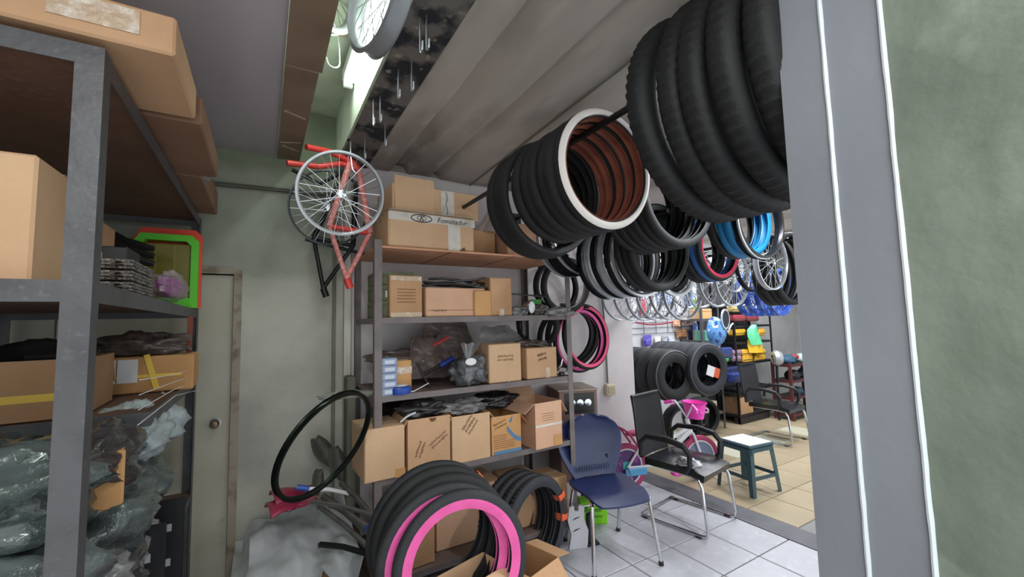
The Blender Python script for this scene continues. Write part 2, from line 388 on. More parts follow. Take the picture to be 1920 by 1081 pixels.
cp = thing('cardboard_lining', 'brown cardboard panel with torn clear tape fixed beside the lamp trough', 'cardboard panel', (.13, 2.2, 2.8))
for y0, y1 in ((.6, 2.02), (2.03, 2.34), (2.345, 3.22)):
    obj('card_sheet', bx((.062, y0, 2.812), (.212 if y0 < 2 else .2, y1, 2.83)), CP, cp, 0, True)
for k, (y0, a) in enumerate(((2.5, .5), (2.9, -.4), (3.0, .6))):
    M = Matrix.Translation((.13, y0, 2.809)) @ Matrix.Rotation(a, 4, 'Z'); obj('tape_strip', bx((-.06, -.008, -.001), (.06, .008, .001), 0, M), TAPE, cp, 0, True)

# post and render wall by the camera
post = struct('trim_6', G().box((1.05, .3965, 0), (1.13, .487, 3.0)).box((1.052, .297, 0), (1.13, .3955, 3.0)), POSTM)
for yy in (.396, .296):
    obj('weld_bead', G().tube([(1.049+.0012*noise.noise(Vector((z*9, yy*50, 0))), yy+.0008*noise.noise(Vector((z*14, 5, yy))), z) for z in [i*.012 for i in range(250)]],
                              [.0048+.0008*noise.noise(Vector((z*.37, 9, yy))) for z in range(250)], 8), BEAD, post)
P = []
for i in range(50):
    row = []
    for j in range(110):
        y = .294-i*.024; z = j*.028
        d = .012*noise.noise(Vector((y*3, z*2, 1)))+.006*noise.noise(Vector((y*9, z*5, 4)))+.004*abs(noise.noise(Vector((y*14, z*4, 9))))
        for hy, hz, hr in ((.232, 1.44, .011), (.2, 1.93, .008), (.25, 1.6, .006), (.215, 1.72, .006)):
            q = ((y-hy)**2+((z-hz)*1)**2)/hr**2
            if q < 4: d += .012*math.exp(-q)
        row.append((1.062+d, y, z))
    P.append(row)
struct('wall_near_render', G().sheet(P, .02), GREENP, None, 60)

# ------------------------------------------------------------------ lamps
LT = mat('lit_tube', (255, 255, 255), .5, emit=((236, 255, 246), 5))
LT2 = mat('lit_white_tube', (255, 255, 255), .5, emit=((244, 248, 255), 7))
FIXT = mat('white_lamp_housing', (224, 230, 226), .4)
t = thing('tube_lamp', 'lit fluorescent tube lamp in the pale green ceiling trough', 'lamp', (.41, 1.95, 3.08))
obj('housing', bx((-.03, -.62, .03), (.03, .62, .1), .006), FIXT, t)
obj('tube', G().tube([(-.012, -.56, .012), (-.012, .56, .012)], .016, 12), LT, t)
obj('tube', G().tube([(.026, -.56, .016), (.026, .56, .016)], .012, 12), LT, t)
for yy in (-.6, .6): obj('lamp_holder', bx((-.026, yy-.012, -.01), (.026, yy+.012, .034), .003), FIXT, t)
for i, (lx, ly) in enumerate(LAMPS):
    t = thing('ceiling_tube_lamp', 'white ceiling tube lamp, %s along the shop ceiling' % ORD(i), 'lamp', (lx, ly, 2.76), 0, 'shop ceiling lamps')  # the last fixture belongs to the added rack-front light
    obj('housing', bx((-.06, -.62, .03), (.06, .62, .095), .006), FIXT, t)
    obj('tube', G().tube([(0, -.58, .012), (0, .58, .012)], .014, 10), LT2, t)
    for yy in (-.6, .6): obj('lamp_holder', bx((-.02, yy-.012, -.008), (.02, yy+.012, .034), .003), FIXT, t)

# ------------------------------------------------------------------ shelving racks
def angle_post(h, sx, sy, wd=.045, t=.004):
    """L-angle steel post at the local origin, flanges along sx and sy"""
    return G().prism([(0, 0), (sx*wd, 0), (sx*wd, sy*t), (sx*t, sy*t), (sx*t, sy*wd), (0, sy*wd)], h, Matrix(((1, 0, 0, 0), (0, 0, 1, 0), (0, 1, 0, 0), (0, 0, 0, 1))))
def rack(name, label, x0, x1, y0, y1, h, levels, sm, bm, lip=.035, pw=.045, skip=()):
    t = thing(name, label, 'shelving', ((x0+x1)/2, (y0+y1)/2, 0))
    for (px, py, sx, sy) in ((x0, y0, 1, 1), (x1, y0, -1, 1), (x0, y1, 1, -1), (x1, y1, -1, -1)):
        gg = angle_post(h, sx, sy, pw); gg.v = [(a+px, b+py, c) for a, b, c in gg.v]; obj('post', gg, sm, t, 0, True)
    for lv in levels:
        z, ya, yb = lv[:3]
        s_ = obj('shelf', bx((x0+.01, ya+.01, z-.012), (x1-.01, yb-.01, z)), lv[3] if len(lv) > 3 else bm, t, 0, True)
        if len(lv) > 3: continue
        e = .0045
        for a, b in (((x0+e, ya+e, z-lip), (x1-e, ya+e+.004, z+.003)), ((x0+e, yb-e-.004, z-lip), (x1-e, yb-e, z+.003)), ((x0+e, ya+e+.005, z-lip), (x0+e+.004, yb-e-.005, z+.003)), ((x1-e-.004, ya+e+.005, z-lip), (x1-e, yb-e-.005, z+.003))):
            obj('shelf_rail', bx(a, b), sm, s_, 0, True)
    return t
TOPB = mat('reddish_brown_hardboard', (204, 150, 118), .7, n=[(5, (184, 132, 100), .4, .7)])
SX0, SX1, SY0, SY1 = .574, 2.066, 2.578, 3.226
ZT, Z2, Z3, Z4, Z5 = 2.135, 1.69, 1.222, .742, .16
rk = rack('shelving_rack', 'grey steel shelving rack of cartons against the white wall', SX0, SX1, SY0, SY1, 2.17,
          [(ZT, SY0, SY1, TOPB)]+[(z, SY0, SY1) for z in (Z2, Z3, Z4, Z5)], STEEL_W, SHELFB, .034)
for xx in (.574+.5, .574+1.0):
    obj('shelf_joint', bx((xx-.003, SY0+.01, ZT-.0135), (xx+.003, SY1-.01, ZT-.0115)), mat('dark_joint', (50, 38, 32), .9), rk, 0, True)
LX0, LX1, LY0, LY1 = -1.14, -.33, 1.28, 3.1
rack('tall_rack', 'dark grey steel rack stuffed with bags in front of the cream door', LX0, LX1, LY0, LY1, 2.31,
     [(2.31, LY0, LY1), (1.762, LY0, LY1), (1.36, 1.95, LY1), (.72, LY0, LY1), (.12, LY0, LY1)], STEEL, BOARD, .045, .05)

# ------------------------------------------------------------------ cartons
def carton(label, x0, x1, y0, y1, z0, z1, cm=0, rz=0., open_=False, tape=True, group=None, name='carton', flaps=(.35,)*4, bev=.006):
    cx, cy = (x0+x1)/2, (y0+y1)/2; a, b, h = (x1-x0)/2, (y1-y0)/2, z1-z0
    t = thing(name, label, 'box', (cx, cy, z0), rz, group); m = CARD[cm]
    if not open_:
        obj('box_body', bx((-a, -b, 0), (a, b, h), bev), m, t, 0)
        obj('flap_seam', bx((-a+.004, -.0015, h-.0005), (a-.004, .0015, h+.0008)), CARD_DARK, t, 0)
        if tape:
            obj('tape_strip', bx((-a+.003, -.022, h), (a-.003, .022, h+.0012)), TAPE, t, 0)
            obj('tape_strip', bx((-a-.001, -.022, h*.72), (-a+.0005, .022, h-.002)), TAPE, t, 0)
    else:
        th = .004
        g = G().box((-a, -b, 0), (a, b, th)).box((-a, -b, th), (a, -b+th, h)).box((-a, b-th, th), (a, b, h)).box((-a, -b+th, th), (-a+th, b-th, h)).box((a-th, -b+th, th), (a, b-th, h))
        v = [(-a, -b, 0), (a, -b, 0), (a, b, 0), (-a, b, 0), (-a, -b, h), (a, -b, h), (a, b, h), (-a, b, h),
             (-a+th, -b+th, h), (a-th, -b+th, h), (a-th, b-th, h), (-a+th, b-th, h), (-a+th, -b+th, th), (a-th, -b+th, th), (a-th, b-th, th), (-a+th, b-th, th)]
        f = [(0, 3, 2, 1), (0, 1, 5, 4), (1, 2, 6, 5), (2, 3, 7, 6), (3, 0, 4, 7), (4, 5, 9, 8), (5, 6, 10, 9), (6, 7, 11, 10), (7, 4, 8, 11), (8, 9, 13, 12), (9, 10, 14, 13), (10, 11, 15, 14), (11, 8, 12, 15), (12, 13, 14, 15)]
        obj('box_body', G().add(v, f), m, t, 0)
        fl_ = min(b, a)*.9
        for k, ang in enumerate(flaps):
            if ang is None: continue
            M = Matrix.Rotation([0, PI/2, PI, -PI/2][k], 4, 'Z') @ Matrix.Translation((0, -(b, a, b, a)[k]+.002, h)) @ Matrix.Rotation(ang, 4, 'X')
            ww = (a, b, a, b)[k]-.004
            obj('flap', bx((-ww, -fl_, -.002), (ww, 0, .002), 0, M), CARD_DARK if k == 9 else m, t, 0)
    return t
def front(t, px0, pz0, px1, pz1, m, y, name='print_panel', th=.0012):
    return obj(name, bx((px0, y-th, pz0), (px1, y, pz1)), m, t, 0)

# top of the shelving rack
K = carton('battered carton with white printed tape on the rack top', .66, 1.26, 2.61, 3.0, ZT+.004, 2.375, 1, .02, bev=.012)
front(K, -.3, .172, .302, .225, WTAPE, -.196, 'printed_tape'); front(K, .1, .0, .19, .172, WTAPE, -.196, 'white_tape_strip')
obj('printed_tape', bx((-.3, -.196, .239), (.3, -.12, .2405)), WTAPE, K, 0)
obj('logo_oval', G().tube([(-.085+  .07*math.cos(a*PI/16), -.1982, .197+.024*math.sin(a*PI/16)) for a in range(32)], .003, 5, True), INK, K)
obj('logo_oval', G().tube([(-.085+.03*math.cos(a*PI/12), -.1982, .197+.017*math.sin(a*PI/12)) for a in range(24)], .0018, 5, True), INK, K)
lettering(K, 'K', .05, (-.085, -.1985, .197), (PI/2, 0, 0), INK, shear=.3)
lettering(K, 'Fominadur', .05, (.13, -.1985, .196), (PI/2, 0, 0), INK, shear=.25)
obj('dent_tear', G().prism([(.15, 0), (.19, .03), (.2, 0)], .002, Matrix.Translation((.03, -.198, 0))), CARD_DARK, K, 0)
K2 = carton('upper carton with hanging front flap on the taped carton', .70, 1.33, 2.68, 3.05, 2.379, 2.575, 1, .03)
obj('hanging_flap', bx((-.3, -.2, .0), (-.03, -.192, .235), 0, Matrix.Rotation(-.06, 4, 'X')), CARD[1], K2, 0)
front(K2, .02, .0, .12, .19, WTAPE, -.187, 'white_tape_strip')
obj('tape_tear', ribbon([(.06, .18), (.07, .13), (.058, .1), (.072, .05), (.06, .01)], .004, Matrix.Translation((0, -.189, 0))), INK, K2, 0)
carton('plain carton beside the tyres on the rack top', 1.6, 1.98, 2.72, 3.1, ZT+.004, 2.41, 4, -.03)
b_ = carton('dark brown carton standing behind the battered carton', 1.36, 1.56, 2.86, 3.12, ZT+.004, 2.36, 2, .05)
g = G().sheet([[(1.40+.02*i+.15*j/6, 2.84+.03*math.sin(j), 2.362+.17*i/5-.02*j/6) for j in range(7)] for i in range(6)], .004)
single('grey_paper', g, mat('grey_kraft_paper', (150, 138, 132), .7), 'crumpled grey wrapping paper above the dark brown carton', 'paper')

# second shelf
gbx = [(1.694, 1.80), (1.802, 1.90), (1.902, 1.985)]
GRB = mat('olive_green_card', (112, 118, 92), .75, n=(6, (94, 98, 76), .4, .7))
for i, (a, b) in enumerate(gbx):
    t = thing('flat_box', 'olive card box by the red bicycle frame, %s in the stack' % ('lowest', 'middle', 'topmost')[i], 'box', (.72, 2.78, a), 0, 'olive boxes on the rack')
    obj('box_body', bx((-.12, -.12, 0), (.12, .12, b-a), .004), GRB, t, 0); obj('lid_edge', bx((-.122, -.122, (b-a)*.7), (.122, .122, (b-a)*.74)), mat('dark_olive_edge', (74, 76, 58), .8), t, 0)
    if i == 1: obj('white_label', bx((-.06, -.1225, .02), (.02, -.1205, .06)), WHITEP, t, 0)
c = carton('taped carton next to the rack post on the second shelf', .665, .875, 2.6, 2.9, Z2+.004, 1.958, 2, .03)
front(c, -.1, .0, .1, .03, TAPE, -.151, 'tape_strip'); front(c, -.1, .23, .1, .258, TAPE, -.151, 'tape_strip')
for k in range(5): scribble(c, 0, .09+.02*k, .12, .006, -.152, 0, k, None, 1, 'print_line')
c = carton('wide low carton under the black cables', .9, 1.33, 2.6, 2.95, Z2+.004, 1.885, 4, 0)
front(c, -.2, .04, .2, .043, SCRIB, -.176, 'crease'); scribble(c, -.12, .03, .1, .012, -.177, 0, 3, None, 1)
c = carton('small carton pushed against the wide low carton', 1.24, 1.37, 2.585, 2.6-.001, Z2+.004, 1.87, 3, 0, tape=False); 
c = carton('square carton at the end of the second shelf row', 1.375, 1.55, 2.6, 2.9, Z2+.004, 1.965, 2, -.02)
front(c, -.02, .0, .02, .05, TAPE, -.151, 'tape_strip')
for i in range(5):
    pts = [(.9+.11*k+.02*i, 2.66+.03*i+.02*math.sin(k*1.3+i), 1.90+.012*i+.018*math.sin(k*.9+i*1.7)+(.03 if k > 3 else 0)*(i % 2)) for k in range(6)]
    single('cable', G().tube([Vector(pts[0]).lerp(Vector(pts[0]), 0)]+pts[1:], .009, 7), BLKP, 'black rubber cable looped on the wide carton, %s from the wall' % ORD(4-i), 'cable', 'black cables on the wide carton')
# lamps and bags at the end of shelf two
t = thing('bike_lamp', 'chrome bicycle lamp with round white lens on the second shelf', 'bicycle lamp', (1.72, 2.62, Z2+.004))
obj('lens', G().lathe([(0, -.012), (.03, -.01), (.045, 0), (.046, .012), (0, .012)], 24, False, Matrix.Translation((0, -.02, .06)) @ Matrix.Rotation(.5, 4, 'Z')), WHITEP, t)
obj('shell', G().lathe([(.05, 0), (.052, .012), (.04, .05), (.015, .08), (0, .085)], 24, False, Matrix.Translation((0, -.018, .06)) @ Matrix.Rotation(.5, 4, 'Z')), CHROME, t)
obj('foot', bx((-.015, .0, 0), (.015, .03, .03)), BLKM, t)
single('screwdriver', G().tube([(1.55, 2.7, 1.86), (1.78, 2.66, 1.845)], .006, 6).tube([(1.78, 2.66, 1.845), (1.8, 2.657, 1.845), (1.84, 2.65, 1.842), (1.9, 2.64, 1.838)], [.012, .015, .012, .008], 8), BLKP, 'thin black handled tool lying above the bicycle lamp', 'tool')
def bag(label, c, r, m, amp=.3, seed=0, name='plastic_bag', freq=2.2, group=None, flat=.7, nu=34, nv=24):
    return single(name, G().blob(c, r, amp, freq, seed, nu, nv, None, flat), m, label, 'bag', group, 180)
bag('small grey plastic bag beside the bicycle lamp lens', (1.62, 2.64, Z2+.03), (.07, .06, .04), BAGC, .35, 3)
bag('clear plastic packet hanging over the shelf end by pink tyres', (1.95, 2.56, Z2+.02), (.12, .05, .04), BAGC, .4, 5)
bag('grey plastic packet behind the round lens', (1.82, 2.66, Z2+.035), (.07, .05, .045), BAGB, .4, 8)
t = single('green_card', bx((1.79, 2.72, Z2+.09), (1.89, 2.73, Z2+.13), .002), mat('green_card', (60, 150, 60), .5), 'small bright green card behind the bicycle lamp', 'card')
single('black_bracket', G().box((1.60, 3.0, 1.86), (1.72, 3.03, 1.98), None, .004), BLKP, 'black plastic block hanging at the rear post of the rack', 'bracket')

# third shelf
GBX = mat('blue_grey_card', (136, 148, 176), .6, n=(9, (118, 130, 158), .45, .7))
for i in range(5):
    t = thing('small_box', 'small blue grey box beside the post, %s from the bottom' % ORD(i), 'box', (.665, 2.6, Z3+.003+i*.0445), .03*(i % 2), 'blue grey boxes by the post')
    obj('box_body', bx((-.045, -.02, 0), (.045, .06, .043), .002), GBX, t, 0); obj('box_label', bx((-.03, -.0212, .01), (.03, -.0198, .032)), mat('pale_blue_label', (190, 198, 216), .6), t, 0)
c = carton('small taped carton behind the blue tape reel', .70, .83, 2.68, 2.84, Z3+.003, 1.42, 3, .02)
front(c, -.065, .11, .065, .155, TAPE, -.081, 'tape_strip')
t = thing('tape_reel', 'blue and white reel lying at the shelf edge', 'reel', (.735, 2.625, Z3+.003))
MZ = Matrix.Rotation(PI/2, 4, 'X')
obj('reel_disc', G().lathe([(0, 0), (.068, 0), (.072, -.01), (.072, -.035), (.066, -.043), (0, -.043)], 32, False, MZ @ Matrix.Rotation(PI, 4, 'X')), BLUEP, t)
obj('reel_label', G().lathe([(0, 0), (.05, 0), (.05, .004), (0, .004)], 32, False, Matrix.Translation((0, 0, .047)) @ MZ), WHITEP, t)
single('white_wire', G().tube([(.73, 2.592, Z3+.006), (.82, 2.6, Z3+.01), (.88, 2.62, Z3+.03), (.93, 2.64, Z3+.045)], .003, 6), WHITEP, 'short white wire trailing from the blue reel', 'wire')
t = thing('hand_pump', 'black tee handled pump with blue grip leaning on the shelf', 'pump', (.95, 2.75, Z3+.003))
obj('foot_bar', G().tube([(-.06, .02, .17), (.02, -.02, 0)], .009, 8), BLKM, t)
obj('barrel', G().tube([(-.02, 0, .085), (.16, 0, .16)], .011, 8), BLKM, t)
obj('grip', G().tube([(.1, 0, .135), (.2, 0, .18)], .02, 10), mat('royal_blue_rubber', (30, 48, 130), .5), t)
bag('knotted clear bag of chrome parts in front of the cartons', (1.22, 2.66, Z3+.085), (.13, .085, .11), mat('silvery_clear_film', (120, 122, 126), .1, .25, n=(9, (70, 72, 76), .4, .65), bump=(22, 1.), alpha=.92), .4, 11)
t = thing('bag_knot', 'white sticker and gathered neck of the knotted clear bag', 'bag neck', (1.2, 2.62, 1.39))
obj('neck', G().sheet([[(.005*u+.075*(v/12-.5)*(.15+u*.85/5)*2, .012*math.sin(v*1.9)*u/5, .05-.04+u*.022+.006*math.sin(v*1.2)*u/5) for v in range(13)] for u in range(6)], .003), BAGC, t)
obj('sticker', G().lathe([(0, 0), (.04, 0), (.04, .003), (0, .003)], 24, False, Matrix.Translation((0, -.05, -.0)) @ Matrix.Scale(.6, 4, (0, 0, 1))), WHITEP, t)
def fan(label, cx, cy, cz, sx, sz, m, seed, name='plastic_bag'):
    rnd = random.Random(seed)
    P = [[(cx+sx*(u/7-.5)*(1.1-.4*v/6), cy+.04*noise.noise(Vector((u*.9, v*.7, seed)))+.12*v/6, cz+sz*v/6*(1+.35*noise.noise(Vector((u*.8, seed, 2))))+.02*noise.noise(Vector((u*1.9, v, seed)))) for v in range(7)] for u in range(8)]
    return single(name, G().sheet(P, .006), m, label, 'bag', None, 60)
fan('brownish clear bag upright behind the pump handle', 1.03, 2.85, Z3+.05, .32, .28, BAGB, 21)
fan('crumpled clear bag with red parts standing against the wall', 1.22, 2.95, Z3+.06, .5, .36, BAGB, 22)
fan('loose film bag spread over the tall carton on shelf three', 1.58, 2.8, Z3+.275, .36, .12, BAGC, 23)
bag('film bag of orange parts on top of the square carton', (1.79, 2.75, 1.475), (.13, .09, .03), BAGB, .4, 13)
bag('dusty long film bag lying behind the small taped carton', (.82, 3.0, Z3+.2), (.2, .08, .05), BAGB, .3, 15, flat=.9)
single('red_strap', G().tube([(1.02, 2.8, 1.5), (1.08, 2.78, 1.53), (1.13, 2.8, 1.55)], .012, 6), mat('dull_red_plastic', (150, 46, 50), .5), 'short dull red strap among the clear bags', 'strap')
c = carton('tall plain carton with faint writing beside the knotted bag', 1.355, 1.615, 2.6, 2.88, Z3+.003, 1.495, 1, -.02)
scribble(c, .0, .17, .13, .03, -.141, 0, 4); front(c, .02, .0, .03, .05, TAPE, -.1405, 'tape_strip')
c = carton('plain carton with a scribbled mark at the shelf end', 1.665, 1.935, 2.6, 2.88, Z3+.003, 1.452, 0, -.02)
scribble(c, .0, .16, .08, .04, -.141, .2, 6); obj('tape_strip', bx((.03, -.1412, .0), (.07, -.1402, .08)), TAPE, c, 0)
for i in range(4):
    t = thing('brake_lever', 'black brake lever lying in the heap past the scribbled carton, %s from the front' % ORD(i), 'brake lever', (1.99, 2.62+.06*i, Z3+.004+.03*(i % 3)), .5*i, 'brake levers at the shelf end')
    obj('clamp', bx((-.02, -.015, 0), (.02, .015, .03), .005), BLKP, t); obj('lever_blade', G().tube([(.01, 0, .015), (.04, -.02, .04), (.05, -.03, .09)], [.008, .007, .005], 6), ALU, t)

# fourth shelf
c = carton('tall plain carton at the rack end by the leaning rim', .51, .745, 2.56, 2.9, Z4+.003, 1.045, 1, .03); obj('tape_patch', bx((.06, -.1712, .0), (.12, -.1702, .05)), CARD[3], c, 0)
c = carton('open carton marked twice with pen on the fourth shelf', .775, 1.05, 2.585, 2.9, Z4+.003, 1.062, 0, 0, True, flaps=(None, .9, .5, 1.0)); scribble(c, -.06, .13, .1, .03, -.159, 1.2, 9); scribble(c, .06, .17, .13, .03, -.159, .6, 10)
obj('hand_hole', G().prism([(.0, 0), (.045, 0), (.04, -.018), (.022, -.024), (.005, -.018)], .003, Matrix.Translation((0, -.1605, .312))), CARD_DARK, c, 0)
c = carton('plain carton with slanted pen writing near its top', 1.065, 1.34, 2.585, 2.88, Z4+.003, 1.042, 1, 0, True, flaps=(None, .9, .5, 1.0)); scribble(c, -.02, .24, .11, .05, -.149, .9, 12, None, 3)
c = carton('ochre carton printed with a blue swoosh and small text', 1.355, 1.59, 2.59, 2.9, Z4+.003, 1.0, 3, 0, True, flaps=(None, .9, .5, None))
bl = mat('blue_print', (76, 118, 158), .6)
front(c, -.1, .0, .117, .022, bl, -.1562, 'blue_band')
g = G().sheet([[(.005+.012*0+.11*(i/8)**1.0-.0, -.157, .15-.085*math.sin(i/8*PI/2)+dz*(1-.2*i/8)) for dz in (0, .035)] for i in range(9)], .001); obj('blue_swoosh', g, bl, c, 0)
for k in range(7): front(c, -.1, .04+.014*k, .0+.06*(k < 4), .044+.014*k, mat('brown_print', (140, 96, 60), .7), -.1562, 'print_line')
obj('blue_drop', G().prism([(.02, .21), (.05, .25), (.045, .21), (.03, .2)], .001, Matrix.Translation((0, -.1572, 0))), bl, c, 0); scribble(c, -.05, .2, .1, .03, -.1565, .3, 14, mat('brown_print', (140, 96, 60), .7))
c = carton('tall carton with white strap overhanging the shelf end', 1.66, 1.905, 2.53, 2.85, Z4+.003, 1.064, 4, .06, True, flaps=(None, 1.0, -.8, .6))
front(c, -.123, .15, .123, .166, WTAPE, -.1612, 'white_strap'); front(c, .04, .0, .12, .08, CARD[3], -.1612, 'tape_patch')
for k in range(4): front(c, -.06, .19+.016*k, .05, .193+.016*k, mat('brown_print', (140, 96, 60), .7), -.1612, 'print_line')
bag('dark film bag bulging out of the pen marked carton', (.93, 2.75, 1.09), (.15, .1, .055), BAGD, .4, 31)
bag('shiny clear film bag on the slanted writing carton', (1.2, 2.7, 1.075), (.15, .09, .05), BAGC, .45, 32)
bag('black plastic bag behind the ochre carton', (1.5, 2.82, 1.06), (.17, .1, .06), mat('black_bag_film', (34, 32, 34), .3, bump=(18, .7)), .4, 33)
bag('dark bag lying along the wall on the fourth shelf', (.86, 3.05, 1.0), (.24, .1, .1), mat('black_bag_film', (34, 32, 34), .3), .3, 34)
single('white_clip', G().tube([(.74, 2.62, 1.05), (.77, 2.615, 1.075), (.8, 2.61, 1.09), (.83, 2.6, 1.1)], .006, 6), WHITEP, 'white plastic clip on the tall plain carton', 'clip')
t = thing('vent_box', 'small brown sided metal cabinet with dark dial front behind navy chair', 'cabinet', (2.4, 3.02, 0), -.35)
obj('cabinet_body', bx((-.18, -.2, .3), (.16, .2, 1.05), .004), mat('brown_enamel', (120, 92, 84), .5), t, 0); obj('cabinet_top', bx((-.19, -.21, 1.05), (.17, .21, 1.06)), mat('dusty_grey_top', (164, 150, 138), .7), t, 0)
obj('dial_front', bx((-.13, -.206, .86), (.13, -.199, 1.03)), BLKP, t, 0)
for k in range(3): obj('dial', G().lathe([(0, -.012), (.03, -.01), (.034, 0)], 16, False, Matrix.Translation((-.07+.07*k, -.207, .95))), CHROME, t)
for sx in (-.15, .13):
    for sy in (-.17, .17): obj('leg', bx((sx-.015, sy-.015, 0), (sx+.015, sy+.015, .3)), BLKM, t, 0)
t = thing('price_sign', 'white card with dark green triangle leaning by the cabinet', 'sign', (2.66, 3.1, 1.0))
obj('card', G().prism([(-.06, 0), (.06, 0), (.0, .16)], .004, Matrix.Translation((0, 0, -.12))), WHITEP, t, 0); obj('triangle_print', G().prism([(-.03, .02), (.03, .02), (0, .1)], .001, Matrix.Translation((0, -.0015, -.12))), mat('dark_teal_print', (50, 84, 84), .6), t, 0)

# bottom shelf and floor cartons
carton('dim carton on the bottom shelf behind the pink tyres', .66, .95, 2.62, 2.95, Z5+.003, .5, 2, .05)
carton('wide carton in the dark under the fourth shelf', 1.0, 1.5, 2.72, 3.05, Z5+.003, .52, 4, 0)
carton('plain carton on the bottom shelf behind the tagged tyres', 1.55, 1.82, 2.68, 2.98, Z5+.003, .5, 0, -.05)
carton('small carton at the bottom shelf end by the navy chair', 1.85, 2.04, 2.66, 2.9, Z5+.003, .46, 2, .03)

# ------------------------------------------------------------------ tyres and wheels
CACHE = {}
def tyre_prof(R, wd, rim):
    h = wd/2; k = R-rim
    return [(rim, h*.72), (rim+k*.35, h*.98), (rim+k*.72, h*.92), (R-.004, h*.6), (R, h*.25), (R, -h*.25), (R-.004, -h*.6), (rim+k*.72, -h*.92), (rim+k*.35, -h*.98), (rim, -h*.72), (rim+.004, -h*.55), (rim+k*.4, -h*.8), (R-.010, -h*.3), (R-.010, h*.3), (rim+k*.4, h*.8), (rim+.004, h*.55)]
def tyre(label, D, wd, loc, n=(0, 1, 0), m=RUB, group=None, knob=False, side=None, inner=None, rim=None, bead=None, tagm=None, stripe=None, name='tyre', cat='tyre', both=False):
    """n: direction of the axle"""
    R = D/2; rim = rim or R-.052
    t = thing(name, label, cat, loc, 0, group)
    q = Vector((0, 1, 0)).rotation_difference(Vector(n)); t.rotation_euler = q.to_euler()
    def part(nm, key, build, mm, lab=None):
        key = (nm, D, wd, rim)+key
        if key not in CACHE: CACHE[key] = build().mesh(nm, 50)
        o = link(nm, CACHE[key], None, t)
        if not CACHE[key].materials: CACHE[key].materials.append(mm)
        if lab: o['label'] = lab
        return o
    seg = 132 if knob else 56
    mod = (lambda i, j: (.006 if i % 2 else -.002) if j in (3, 4, 5, 6) else 0) if knob else None
    part('casing', (knob, m.name), lambda: G().lathe(tyre_prof(R, wd, rim), seg, True, None, mod), m)
    h = wd/2; k = R-rim
    if side:
        part('sidewall', (side.name,), lambda: G().lathe([(rim-.003, -h*.72), (rim+k*.35, -h*1.03), (rim+k*.5, -h*1.02), (rim+k*.5, -h*.86), (rim+k*.35, -h*.9), (rim-.001, -h*.6)], 56), side, side.name.replace('_', ' '))
        if both: part('sidewall', (side.name, 2), lambda: G().lathe([(rim-.003, h*.72), (rim+k*.35, h*1.03), (rim+k*.5, h*1.02), (rim+k*.5, h*.86), (rim+k*.35, h*.9), (rim-.001, h*.6)], 56), side)
    if inner: part('inner_wall', (inner.name,), lambda: G().lathe([(rim-.004, h*.74), (rim-.004, h*.5), (R-.014, h*.2), (R-.014, -h*.2), (rim-.004, -h*.5), (rim-.004, -h*.74), (rim-.001, -h*.5), (R-.011, -h*.2), (R-.011, h*.2), (rim-.001, h*.5)], 48), inner, 'brown inner wall')
    if bead: part('bead_ring', (bead.name,), lambda: G().lathe([(rim+k*.16, -h*.9), (rim+k*.35, -h*1.06), (rim+k*.75, -h*1.0), (R-.001, -h*.64), (R-.004, -h*.55), (rim+k*.7, -h*.88), (rim+k*.35, -h*.94), (rim+k*.18, -h*.8)], 56), bead, 'white sidewall ring')
    if stripe: part('stripe', (stripe.name,), lambda: G().lathe([(R-.02, -h*.86), (R-.012, -h*.80), (R-.012, -h*.7), (R-.02, -h*.74)], 56), stripe)
    if tagm:
        for a in tagm:
            M = Matrix.Rotation(a, 4, 'Y') @ Matrix.Translation((R-.028, 0, 0))
            o = obj('paper_band', G().tube([(0, -wd*.62, -.0), (.03, -wd*.5, 0), (.034, 0, 0), (.03, wd*.5, 0), (0, wd*.62, 0), (-.03, wd*.5, 0), (-.034, 0, 0), (-.03, -wd*.5, 0)], .003, 4, True, M @ Matrix.Scale(8, 4, (0, 0, 1))), ORANGE, t, 50, False, 'orange paper band')
    return t
def spokes_g(R, hub, n=28, r=.0012):
    g = G()
    for i in range(n):
        a = 2*PI*i/n; s_ = 1 if i % 2 else -1; b = a + (.9 if (i//2) % 2 else -.9)
        p = Vector((math.cos(a)*R, 0, math.sin(a)*R)); q = Vector((math.cos(b)*hub, s_*.028, math.sin(b)*hub)); g.tube([q, p], r, 4)
    return g
def wheel(label, D, loc, n=(0, 1, 0), m=ALU, group=None, depth=.016, wd=.026, spm=CHROME, hubm=CHROME, nsp=28, spr=.0013, spk=True, name='wheel', cat='wheel', inm=None):
    t = thing(name, label, cat, loc, 0, group); R = D/2
    t.rotation_euler = Vector((0, 1, 0)).rotation_difference(Vector(n)).to_euler()
    key = ('rim', D, depth, wd, m.name)
    if key not in CACHE:
        CACHE[key] = G().lathe([(R, wd/2), (R-.008, wd/2), (R-.010, wd*.2), (R-.012, -wd*.2), (R-.008, -wd/2), (R, -wd/2), (R-depth*.6, -wd/2-.002), (R-depth, -wd*.3), (R-depth, wd*.3), (R-depth*.6, wd/2+.002)], 56).mesh('rim', 50)
        CACHE[key].materials.append(m)
    link('rim', CACHE[key], None, t)
    if spk:
        key = ('sp', D, nsp, spr, spm.name)
        if key not in CACHE: CACHE[key] = spokes_g(R-depth, .02, nsp, spr).mesh('spokes', 0); CACHE[key].materials.append(spm)
        stuff(link('spokes', CACHE[key], None, t))
        key = ('hub', hubm.name)
        if key not in CACHE:
            CACHE[key] = G().lathe([(0, -.05), (.006, -.05), (.006, -.034), (.024, -.032), (.024, -.026), (.013, -.022), (.013, .022), (.024, .026), (.024, .032), (.006, .034), (.006, .05), (0, .05)], 18, False).mesh('hub', 40); CACHE[key].materials.append(hubm)
        link('hub', CACHE[key], None, t)
    return t
